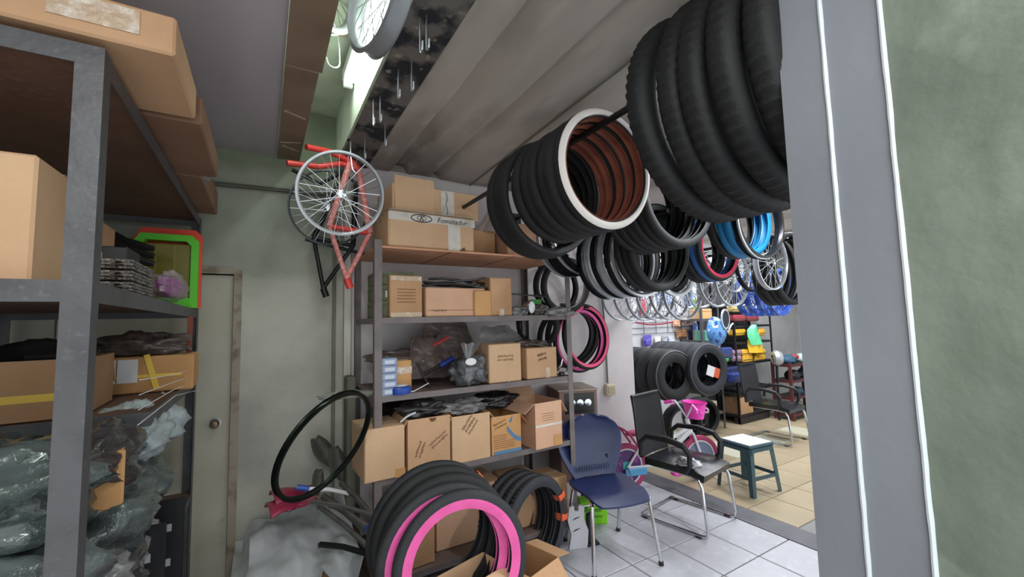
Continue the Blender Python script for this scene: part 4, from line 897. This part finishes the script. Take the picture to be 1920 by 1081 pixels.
# ------------------------------------------------------------------ chairs
def navy_chair(loc, rz):
    t = thing('visitor_chair', 'navy plastic chair with chrome legs in front of the rack', 'chair', loc, rz)
    P = []
    for u in range(15):
        a = -1+2*u/14; row = []
        for v in range(13):
            b = v/12
            wd = .235*(.72+.28*math.sin(min(1, b*1.25)*PI/2)) if b > .35 else .235*(.8+.2*(b/.35)**.5)*.95
            x_ = a*wd; y_ = -.24+.46*b
            if b > .85: x_ *= 1-.35*((b-.85)/.15)**2
            z_ = .455+.012*a*a-.035*max(0, .25-b)/.25*1.0-.01*math.sin(b*PI)
            row.append((x_, y_, z_))
        P.append(row)
    obj('seat', G().sheet(P, .014), NAVY, t, 60)
    P = []
    for u in range(17):
        a = -1+2*u/16; row = []
        for v in range(17):
            b = v/16
            wd = .17+.105*math.sin(min(1., b/.62)*PI/2)
            if b > .62: wd = .275*math.sqrt(max(0.02, 1-((b-.62)/.39)**2))
            y_ = .215+.02*math.sin(b*3)+.08*b-.05*(1-a*a)*math.sin(b*PI)*-.6-.03*a*a
            row.append((a*wd, y_, .468+.44*b))
        P.append(row)
    bk = obj('backrest', G().sheet(P, .013), NAVY, t, 60)
    for k in range(13):
        a = -.12+.02*k; obj('rib', G().tube([(a, .19, .52), (a, .2, .555)], .004, 5), NAVY, bk)
    for sx in (-1, 1):
        obj('front_leg', G().tube([(sx*.17, .05, .44), (sx*.2, -.13, .437), (sx*.215, -.17, .42), (sx*.25, -.23, .012)], .0125, 10), CHROME, t)
        obj('rear_leg', G().tube([(sx*.17, -.1, .432), (sx*.19, .12, .43), (sx*.2, .16, .41), (sx*.225, .27, .012)], .0125, 10), CHROME, t)
        obj('foot_cap', G().tube([(sx*.249, -.228, .025), (sx*.2503, -.231, .0)], .017, 10), BLKP, t); obj('foot_cap', G().tube([(sx*.2245, .268, .025), (sx*.2255, .272, 0)], .017, 10), BLKP, t)
        obj('back_stay', G().tube([(sx*.16, .14, .43), (sx*.15, .24, .47), (sx*.14, .255, .6)], .012, 8), BLKM, t)
    obj('cross_bar', G().tube([(-.212, .2, .26), (.212, .2, .26)], .009, 8), CHROME, t)
    return t
navy_chair((2.14, 2.32, 0), -.24)
def mesh_chair(label, loc, rz, name='mesh_armchair'):
    t = thing(name, label, 'chair', loc, rz)
    P = [[(-.225+.45*u/12, -.25+.5*v/12, .455+.03*math.sin(PI*u/12)*math.sin(PI*v/12)-.03*max(0, 3-v)/3) for v in range(13)] for u in range(13)]
    obj('seat', G().sheet(P, .055), BLKV, t, 60)
    P = [[(-.205+.41*u/10, .25+.05*math.cos(v*.28)+.018*v+.02*((u-5)/5)**2*-1, .47+.05*v) for v in range(11)] for u in range(11)]
    obj('backrest', G().sheet(P, .012), MESHF, t, 60)
    fr = [(-.21, .3, .46), (-.212, .33, .7), (-.212, .45, .975), (.212, .45, .975), (.212, .33, .7), (.21, .3, .46)]
    pts = [(-.21, .295, .47)]+[(-.212, .25+.05*math.cos(v*.28)+.018*v-.02, .47+.05*v) for v in range(1, 11)]+[(.212, .25+.05*math.cos(v*.28)+.018*v-.02, .47+.05*v) for v in range(10, 0, -1)]+[(.21, .295, .47)]
    obj('back_frame', G().tube(pts, .012, 8), BLKP, t)
    for sx in (-1, 1):
        pts = [(sx*.25, .27, .5), (sx*.255, .26, .62), (sx*.26, .2, .67), (sx*.265, .02, .68), (sx*.265, -.12, .655), (sx*.265, -.17, .6), (sx*.26, -.16, .5), (sx*.25, -.12, .45)]
        obj('armrest', G().tube(pts, [.018, .02, .022, .024, .024, .022, .018, .016], 10), BLKP, t)
        pts = [(sx*.2, .2, .43), (sx*.21, -.14, .425), (sx*.225, -.21, .41), (sx*.232, -.235, .36), (sx*.25, -.27, .07), (sx*.25, -.26, .025), (sx*.25, -.22, .014), (sx*.25, .27, .014)]
        obj('leg', G().tube(pts, .0125, 10), CHROME, t)
        for yy in (-.2, .25): obj('foot_pad', bx((sx*.25-.018, yy-.025, 0), (sx*.25+.018, yy+.025, .014), .004), BLKP, t)
    obj('base_bar', G().tube([(-.25, .27, .014), (-.24, .29, .016), (.24, .29, .016), (.25, .27, .014)], .0125, 10), CHROME, t)
    return t
mesh_chair('black mesh back armchair with chrome sled base beside the pink bicycle', (3.06, 2.36, 0), .17)
mesh_chair('far black mesh armchair beside the goods shelf', (5.95, 3.12, 0), .05)
# silver toy part lying on the chair
bag('silver film wrapped part lying on the black armchair seat', (2.88, 2.2, .52), (.05, .09, .035), mat('silver_film', (190, 190, 196), .2, .4, bump=(20, .6)), .4, 55, 'wrapped_part')
# stool
t = thing('plastic_stool', 'dark green plastic stool with white top sheet', 'stool', (4.06, 2.44, 0), -.12)
s = .15
obj('seat', bx((-s-.02, -s-.02, .42), (s+.02, s+.02, .45), .01), DGREEN, t, 0); obj('top_sheet', bx((-s-.005, -s-.005, .45), (s+.005, s+.005, .454)), WHITEP, t, 0)
for k in range(4):
    M = Matrix.Rotation(k*PI/2, 4, 'Z')
    obj('apron', G().prism([(-s, .42), (s, .42), (s, .36), (s*.7, .385), (-s*.7, .385), (-s, .36)], .012, M @ Matrix.Translation((0, -s-.018, 0))), DGREEN, t, 0)
    vs = [(-s-.01, -s-.01, .42), (-s+.04, -s-.01, .42), (-s-.01, -s+.04, .42), (-s-.045, -s-.045, 0), (-s-.005, -s-.045, 0), (-s-.045, -s-.005, 0)]
    obj('leg', G().add(vs, [(0, 1, 2), (3, 5, 4), (0, 3, 4, 1), (1, 4, 5, 2), (2, 5, 3, 0)], M), DGREEN, t, 0)
    obj('brace', bx((-s-.01, -s-.03, .14), (s+.01, -s-.018, .17), 0, M), DGREEN, t, 0)

# ------------------------------------------------------------------ child's bicycle
A = Vector((3.06, 3.05, 0)); B = Vector((3.87, 2.82, 0)); dv = (B-A).normalized(); yaw = math.atan2(dv.y, dv.x)
t = thing('child_bicycle', 'white and pink child bicycle with basket behind the black armchair', 'bicycle', (A+B)/2, yaw)
hw = (B-A).length/2; R = .22
PUR = mat('purple_disc', (86, 44, 110), .4, n=(14, (150, 60, 140), .55, .6)); TEAL = mat('teal_print', (70, 170, 180), .4)
MX = lambda x_, y_=0, z_=0: Matrix.Translation((x_, y_, z_))
for k, x_ in enumerate((-hw, hw)):
    w_ = obj('wheel', G().lathe([(R, .018), (R-.03, .022), (R-.045, .014), (R-.045, -.014), (R-.03, -.022), (R, -.018)], 44, True, MX(x_, 0, R)), MAUVE, t, 50)
    obj('rim', G().lathe([(R-.043, .013), (R-.06, .01), (R-.06, -.01), (R-.043, -.013)], 44, True, MX(x_, 0, R)), WHITEP, w_)
    obj('wheel_disc', G().lathe([(0, -.011), (R-.058, -.008), (R-.058, .008), (0, .011)], 36, False, MX(x_, 0, R)), PUR if k == 0 else mat('grey_blue_disc', (120, 130, 160), .4), w_)
    obj('disc_print', bx((x_-.04, -.014, R-.02), (x_+.05, -.0125, R+.05)), TEAL, w_, 0)
obj('chain_guard', bx((-hw-.03, -.05, R-.08), (-hw+.2, -.035, R-.01), .01), mat('sky_blue_print', (90, 170, 220), .4), t)
obj('seat_stay', G().tube([(-hw, -.03, R), (-hw+.12, -.02, .36), (-hw+.17, 0, .44)], .012, 8), WHITEP, t); obj('chain_stay', G().tube([(-hw, -.03, R), (-.03, -.02, R-.02)], .012, 8), WHITEP, t)
obj('seat_tube', G().tube([(-.03, 0, R-.02), (-hw+.14, 0, .5)], .016, 8), WHITEP, t)
obj('main_tube', G().tube([(-.03, 0, R), (.1, 0, .34), (hw-.1, 0, .5)], .028, 10), WHITEP, t); obj('top_tube', G().tube([(-hw+.17, 0, .42), (.05, 0, .42), (hw-.1, 0, .54)], .02, 10), WHITEP, t)
obj('fork_blade', G().tube([(hw, -.04, R), (hw-.09, -.035, .48)], .013, 8), WHITEP, t); obj('fork_blade', G().tube([(hw, .04, R), (hw-.09, .035, .48)], .013, 8), PINKP, t)
obj('head_tube', G().tube([(hw-.085, 0, .46), (hw-.13, 0, .62)], .022, 10), WHITEP, t)
obj('saddle', G().blob((-hw+.12, 0, .53), (.11, .055, .03), .05, 1, 3), MAUVE, t, 60)
obj('push_handle', G().tube([(-hw+.1, .07, .42), (-hw-.0, .07, .56), (-hw-.06, .07, .6), (-hw-.12, .03, .63), (-hw-.12, -.03, .63), (-hw-.06, -.07, .6), (-hw, -.07, .56), (-hw+.1, -.07, .42)], .011, 8), MAUVE, t)
obj('handlebar', G().tube([(hw-.2, -.26, .74), (hw-.16, -.14, .78), (hw-.14, -.06, .7), (hw-.13, 0, .63), (hw-.14, .06, .7), (hw-.16, .14, .78), (hw-.2, .26, .74)], .01, 8), WHITEP, t)
for sy in (-1, 1):
    obj('grip', G().tube([(hw-.2, sy*.26, .74), (hw-.168, sy*.165, .772)], .017, 10), PINKP, t); obj('brake_lever', G().tube([(hw-.14, sy*.13, .765), (hw-.12, sy*.2, .73), (hw-.14, sy*.25, .71)], .006, 6), PINKP, t)
bk = obj('basket', G().lathe([(0, .0), (.075, .0), (.1, .15), (.108, .155), (.1, .158), (.094, .15), (.07, .008), (0, .008)], 30, False, MX(hw-.03, 0, .62) @ Matrix.Scale(1.25, 4, (0, 1, 0)) @ Matrix.Rotation(PI/2, 4, 'X')), PINKP, t)
obj('basket_rim', G().tube([(hw-.03+.106*math.cos(a*PI/15), .132*math.sin(a*PI/15), .777) for a in range(30)], .007, 6, True), mat('magenta_trim', (180, 30, 140), .4), bk)
obj('heart_badge', G().lathe([(.014, 0), (.03, 0), (.03, .004), (.014, .004)], 20, True, MX(hw+.058, -.06, .7) @ Matrix.Rotation(-PI/2+.5, 4, 'Z')), WHITEP, bk)
obj('crank', G().tube([(-.03, -.05, R-.02), (.05, -.06, R-.07)], .008, 6), CHROME, t); obj('pedal', bx((.02, -.14, R-.1), (.1, -.06, R-.07), .008), PINKP, t)
for k, sy in enumerate((-1, 1)): obj('stabiliser', G().tube([(-hw, sy*.04, R), (-hw, sy*.12, .12), (-hw, sy*.14, .06)], .006, 6), ALU, t)
# neon box and moulded parts beneath the navy chair
t = thing('lime_box', 'lime green parts box with black lettering under the navy chair', 'box', (2.37, 2.77, 0), -.5)
LIME = mat('lime_card', (130, 214, 30), .45); obj('box_body', bx((-.11, -.07, 0), (.11, .07, .17), .004), LIME, t, 0); lettering(t, 'Benelli', .055, (-.01, -.0715, .115), (PI/2, 0, .0), INK, shear=.3); lettering(t, 'MOTOPARTES', .022, (.0, -.0715, .06), (PI/2, 0, 0), INK, shear=.2)
t = thing('moulded_guard', 'white moulded plastic guard with dark slots by the tagged tyres', 'guard', (2.0, 2.5, 0), -.35)
obj('guard_shell', G().prism([(-.07, 0), (.07, 0), (.08, .12), (.05, .2), (.055, .29), (.015, .3), (.01, .26), (-.02, .26), (-.025, .3), (-.06, .29), (-.075, .2), (-.05, .1)], .02), mat('light_grey_plastic', (196, 196, 204), .4), t, 0)
for zz in (.12, .2): obj('slot', G().prism([(-.04, zz), (.0, zz+.012), (.02, zz+.022), (-.02, zz+.014)], .004, Matrix.Translation((0, -.003, 0))), BLKP, t, 0)
t = thing('black_pedal_block', 'black plastic block standing beside the white moulded guard', 'block', (2.12, 2.5, 0), -.2); obj('block', bx((-.03, -.02, 0), (.03, .02, .22), .008), BLKP, t); obj('block_foot', bx((-.05, -.04, 0), (.05, .04, .02), .004), BLKP, t)

# ------------------------------------------------------------------ shop beyond: tyre rack, pegboard, shelves
def fat(label, px, py, hgt, D, wd, m, n, grp, k=0, back=0., rr=.5):
    p_ = hp(px, py, FPX*D/hgt); R = D/2; rim = R*rr
    n_ = Vector(n).normalized()
    return tyre(label, D, wd, p_+n_*back, n_, m, grp, rim=rim, name='tyre', stripe=mat('white_print', (92, 94, 98), .6) if k == 0 else None)
nT = Vector((.12, 1, .0)); ARM = []
for i in range(4):
    o = fat('fat black tyre in the first wall stack, %s from its face' % ORD(i), 1257, 703, 97, .60, .2, RUB, nT, 'first stack of fat tyres', i, .2*i, .5)
    if not i: ARM.append(o.location+Vector((0, 0, .12)))
for i in range(5):
    o = fat('greyish fat tyre in the second wall stack, %s from its face' % ORD(i), 1322, 691, 98, .62, .16, RUBW, nT, 'second stack of fat tyres', i, .162*i, .62)
    if not i:
        ARM.append(o.location+Vector((0, 0, .155)))
        q = Matrix.Rotation(.35, 4, 'Y')
        obj('paper_tag', bx((-.02, -.05, -.07), (.10, -.045, .05), 0, q), WHITEP, o, 0, False, 'white paper tag'); obj('tag_top', bx((.10, -.05, -.06), (.19, -.045, .055), 0, q), ORANGE, o, 0, False, 'orange tag end')
for i in range(2):
    q = at((1314, 1278)[i], (781, 790)[i], 'Y', (3.85, 3.7)[i]); R = .26
    tyre('fat tyre resting on the floor below the stacks, %s' % ('outer', 'inner')[i], .52, .2, (q.x, q.y, R), (.3, 1, 0), RUB, None, rim=.2, name='tyre')
t = thing('wall_bracket', 'dark wall bracket rail behind the fat tyres', 'bracket', (4.5, 4.25, 1.1)); obj('rail', bx((-.9, -.04, -.03), (.9, 0, .03)), BLKM, t, 0)
for q in ARM: obj('arm', G().tube([(q.x+.12, 4.23, 1.1), (q.x+.11, 4.15, q.z), (q.x, q.y-.02, q.z)], .02, 8), BLKM, t, 35, True)
# pegboard
gx0, gx1, gz0, gz1 = 4.45, 5.98, 1.43, 1.75
t = thing('display_grid', 'black wire display grid of packets on the far white wall', 'display grid', ((gx0+gx1)/2, 4.24, gz0))
for k in range(5): obj('wire', G().tube([(gx0, 4.225, gz0+(gz1-gz0)*k/4), (gx1, 4.225, gz0+(gz1-gz0)*k/4)], .004, 5), BLKM, t, 35, True)
for k in range(7): obj('wire', G().tube([(gx0+(gx1-gx0)*k/6, 4.22, gz0), (gx0+(gx1-gx0)*k/6, 4.22, gz1)], .0045, 5), BLKM, t, 35, True)
PK = [((1206, 1222), (628, 648), (90, 80, 170)), ((1228, 1240), (631, 652), (214, 212, 206)), ((1241, 1252), (629, 648), (150, 150, 158)), ((1254, 1264), (629, 650), (196, 208, 224)), ((1262, 1276), (600, 612), (196, 150, 120)), ((1278, 1300), (594, 608), (190, 160, 150)),
      ((1268, 1290), (617, 632), (150, 110, 80)), ((1292, 1299), (618, 638), (60, 60, 130)), ((1299, 1310), (606, 640), (110, 140, 214)), ((1311, 1317), (608, 640), (60, 64, 74)), ((1282, 1298), (600, 606), (200, 120, 90)), ((1200, 1212), (560, 590), (190, 60, 80)), ((1232, 1262), (540, 570), (140, 160, 214)), ((1266, 1282), (500, 530), (90, 150, 220)), ((1284, 1300), (545, 575), (80, 130, 200)),
      ((1216, 1232), (560, 585), (224, 220, 220)), ((1300, 1316), (560, 590), (120, 160, 90)), ((1268, 1280), (560, 590), (206, 206, 226))]
for i, ((x0, x1), (y0, y1), c_) in enumerate(PK):
    a_, b_ = at(x0, y0, 'Y', 4.2), at(x1, y1, 'Y', 4.2)
    w2, h2 = (b_.x-a_.x)/2, (a_.z-b_.z)
    t = thing('blister_packet', '%s blister packet on the wire grid, %s in the display' % ({0: 'violet', 1: 'ivory', 2: 'grey', 3: 'pale blue', 4: 'tan', 5: 'dusty pink', 6: 'brown', 7: 'navy', 8: 'bright blue', 9: 'charcoal', 10: 'coral', 11: 'crimson', 12: 'lavender blue', 13: 'azure', 14: 'deep blue', 15: 'white', 16: 'green', 17: 'lilac white'}[i], ORD(i % 12)), 'packet', ((a_.x+b_.x)/2, 4.2, b_.z), 0, 'packets on the wire grid')
    m_ = mat('packet_%d' % i, c_, .35, n=(25, tuple(min(255, int(q_*1.25+20)) for q_ in c_), .5, .65))
    obj('card', bx((-w2, 0, 0), (w2, .008, h2), .002), m_, t, 0); obj('blister', bx((-w2*.7, -.02, h2*.1), (w2*.7, 0, h2*.55), .006), m_, t, 0)
g = G().tube([at(1192, 604, 'Y', 4.15), at(1215, 608, 'Y', 4.15), at(1240, 607, 'Y', 4.15), at(1262, 603, 'Y', 4.15)], .012, 7); single('red_hose', g, mat('maroon_rubber', (140, 50, 66), .5), 'maroon rubber hose sagging across the wire grid', 'hose')
g = G().tube([at(1206, 594, 'Y', 4.15), at(1228, 598, 'Y', 4.15), at(1252, 592, 'Y', 4.15)], .012, 7); single('dark_hose', g, BLKP, 'dark hose above the maroon hose on the grid', 'hose')
# narrow rack beside the fat tyres, with helmet
NR0, NR1 = 5.5, 5.93
rack('narrow_rack', 'narrow steel rack beside the second fat tyre stack', NR0, NR1, 3.85, 4.22, 1.9, [(z, 3.85, 4.22) for z in (.25, .6, .95, 1.3, 1.62)], STEEL, SHELFB, .03, .03)
for i, (z, c_, ww) in enumerate(((.25, (206, 198, 178), .24), (.6, (176, 150, 112), .28), (.95, (120, 116, 112), .26), (1.3, (176, 140, 112), .26), (1.3, (90, 150, 130), .08), (1.62, (200, 160, 110), .26))):
    xx = 5.72 if i != 4 else 5.6
    t = thing('small_carton', '%s box on the narrow rack' % ('cream', 'tan', 'grey', 'light brown', 'teal', 'pale tan')[i], 'box', (xx+(.03 if i == 3 else 0), 3.95 if i != 4 else 3.88, z+.002)); obj('box_body', bx((-ww/2, -.04, 0), (ww/2, .15, .15), .004), mat('rackbox_%d' % i, c_, .7), t, 0); obj('lid_line', bx((-ww/2-.001, -.042, .11), (ww/2+.001, .15, .114)), SCRIB, t, 0)
q = hp(1337, 621, 5.6)
t = thing('helmet', 'blue patterned child helmet hanging on the narrow rack', 'helmet', q)
P = [[(.17*math.sin(th)*math.cos(ph), -.13*math.sin(th)*math.sin(ph)-.02, .19*math.cos(th)) for th in [.05+PI*.9*j/10 for j in range(11)]] for ph in [PI*i/12 for i in range(13)]]
obj('shell', G().sheet(P, .012), mat('blue_pattern_shell', (96, 150, 210), .3, n=[(16, (36, 70, 140), .52, .56), (12, (226, 236, 246), .6, .63)]), t, 60); obj('strap', G().tube([(-.12, 0, -.1), (-.04, -.04, -.24), (.04, -.04, -.24), (.12, 0, -.1)], .006, 6), WHITEP, t)
t = thing('round_mirror', 'grey round mirror arm above the narrow rack', 'mirror', hp(1360, 598, 5.5)); obj('mirror_ring', G().lathe([(.075, -.01), (.09, -.008), (.09, .008), (.075, .01)], 28, True, Matrix.Scale(1.5, 4, (0, 0, 1))), SILV, t); obj('mirror_glass', G().lathe([(0, -.002), (.076, -.002), (.076, .002), (0, .002)], 28, False, Matrix.Scale(1.5, 4, (0, 0, 1))), mat('dark_glass', (70, 76, 84), .1, .6), t); obj('arm', G().tube([(0, .01, -.13), (.03, .0, -.18), (.12, 0, -.08), (.16, 0, -.06)], .012, 7), SILV, t)
# goods shelf far behind
FX0, FX1, FY0, FY1 = 6.3, 7.36, 3.95, 4.23
rack('goods_shelf', 'dark steel goods shelf at the shop end', FX0, FX1, FY0-.1, FY1, 2.2, [(z, FY0-.1, FY1) for z in (.12, .5, .92, 1.24, 1.5, 1.8)], BLKM, mat('black_shelf_board', (44, 42, 46), .6), .03, .03)
struct('trim_7', bx((FX0-.3, 4.235, .0), (FX1+.02, 4.249, 2.2)), mat('dark_back_panel', (58, 56, 60), .7))
def small(label, px0, px1, py0, py1, Y, c_, name='goods_box', cat='box', grp=None, d=.12):
    a_, b_ = at(px0, py0, 'Y', Y), at(px1, py1, 'Y', Y); w2 = (b_.x-a_.x)/2; h = a_.z-b_.z
    t = thing(name, label, cat, ((a_.x+b_.x)/2, Y, b_.z), 0, grp); m_ = mat('goods_%d_%d_%d' % c_, c_, .45, n=(14, tuple(max(0, int(q_*.72)) for q_ in c_), .5, .65))
    obj('pack_body', bx((-w2, 0, 0), (w2, d, h), min(.02, h*.2)), m_, t, 0); obj('pack_band', bx((-w2-.001, -.002, h*.3), (w2+.001, .0, h*.42)), mat('dark_band', (80, 60, 40), .6), t, 0)
YB = (222, 170, 50)
for i, (a, b, c_, d) in enumerate(((1377, 1400, 617, 628), (1424, 1436, 616, 628), (1393, 1412, 655, 666), (1420, 1437, 655, 665), (1394, 1413, 666, 678), (1417, 1437, 666, 678))):
    small('yellow oil can pack on the goods shelf, %s' % ('upper row, beside the green bag', 'upper row, shelf end', 'middle row top, near side', 'middle row top, shelf end', 'middle row bottom, near side', 'middle row bottom, shelf end')[i], a, b, c_, d, 3.86, YB, 'oil_pack', 'pack', 'yellow packs on the goods shelf')
for i, (a, b) in enumerate(((1374, 1383), (1384, 1392))):
    for k, (c_, d) in enumerate(((656, 665), (666, 677))): small('mauve carton on the goods shelf, %s row, %s' % (('top', 'bottom')[k], ('first', 'second')[i]), a, b, c_, d, 3.86, (156, 124, 142), grp='mauve cartons on the goods shelf')
for i, (a, b, c_, d, cc, lab) in enumerate(((1377, 1400, 590, 601, (150, 50, 66), 'maroon pouch row on the top goods shelf'), (1402, 1424, 592, 601, (130, 44, 54), 'dark red pouch row on the top goods shelf'), (1374, 1396, 572, 584, (190, 170, 110), 'straw coloured pack above the maroon pouches'), (1400, 1425, 570, 584, (170, 160, 130), 'beige pack above the dark red pouches'), (1356, 1376, 652, 672, (40, 60, 120), 'blue pack beside the mauve cartons'), (1355, 1368, 668, 678, (70, 200, 90), 'green round pack beside the blue pack'), (1358, 1398, 690, 712, (30, 40, 90), 'navy box row on the lower goods shelf'), (1440-64, 1392, 700, 716, (44, 62, 130), 'blue box in front of the navy row'))):
    small(lab, a, b, c_, d, 3.8 if i != 7 else 3.7, cc)
carton('brown carton on the lowest board of the goods shelf', 6.36, 6.72, 3.88, 4.15, .124, .38, 2, 0); single('plinth', bx((6.3, 3.84, 0), (7.1, 3.94, .09)), mat('dark_plinth', (40, 34, 34), .6), 'dark plinth along the floor below the goods shelf', 'plinth')
# green and yellow bags hanging
def hungbag(label, px, pts, Y, c_):
    Q = [at(a, b, 'Y', Y) for a, b in pts]; n = len(Q)//2; Lr = Q[:n]; Rr = Q[n:][::-1]
    P = [[Lr[i].lerp(Rr[i], v/6)+Vector((0, -.05*math.sin(PI*v/6)+.015*math.sin(v*2.1+i), 0)) for v in range(7)] for i in range(n)]
    return single('hanging_bag', G().sheet(P, .02), mat('hung_%d' % c_[0], c_, .35, bump=(14, .6)), label, 'bag', None, 60)
hungbag('yellow plastic bag hanging behind the mint green bag', 0, [(1402, 636), (1403, 648), (1406, 661), (1430, 660), (1428, 648), (1422, 636)], 3.835, (234, 190, 40))
hungbag('mint green plastic bag hanging before the goods shelf', 0, [(1409, 609), (1402, 618), (1403, 630), (1408, 646), (1429, 645), (1424, 632), (1417, 618), (1414, 609)], 3.80, (100, 206, 150))
# far low shelf with fan, gray column
rack('red_rack', 'low dark rack with red posts beyond the far armchair', 7.12, 8.1, 3.48, 3.78, .9, [(z, 3.48, 3.78) for z in (.1, .36, .62, .87)], mat('dull_red_steel', (84, 38, 38), .5), mat('black_shelf_board', (44, 42, 46), .6), .04, .04)
for i, (xx, z, c_, r) in enumerate(((7.3, .874, (50, 84, 110), .1), (7.5, .93, (150, 60, 70), .06), (7.75, .874, (176, 190, 186), .1), (7.4, .624, (40, 40, 46), .1), (7.75, .624, (36, 38, 44), .1), (7.5, .364, (40, 70, 84), .09))):
    bag(('dark blue cap', 'red ball', 'pale film bag', 'black bundle', 'second black bundle', 'teal bundle')[i]+(' on top of the red posted rack' if i < 3 else ' on the red posted rack shelf'), (xx, 3.6, z+r*.55), (r*1.3, r, r*.8), mat('cloth_%d' % i, c_, .6), .15, 90+i, 'bundle')
t = thing('desk_fan', 'grey round fan head before the red posted rack', 'fan', hp(1456, 671, 6.6)); obj('fan_cage', G().lathe([(.05, -.05), (.1, -.06), (.13, 0), (.1, .05), (.05, .06), (.05, .05), (.09, .04), (.12, 0), (.09, -.05), (.05, -.04)], 24, True, Matrix.Rotation(.9, 4, 'Z')), SILV, t); obj('stand', G().tube([(0.03, 0.02, -.06), (.05, .05, -t.location.z+.01)], .02, 8), BLKM, t); obj('motor', G().lathe([(0, 0), (.05, 0), (.06, .1), (.03, .2), (0, .2)], 20, False, Matrix.Rotation(-.9, 4, 'Z')), SILV, t)
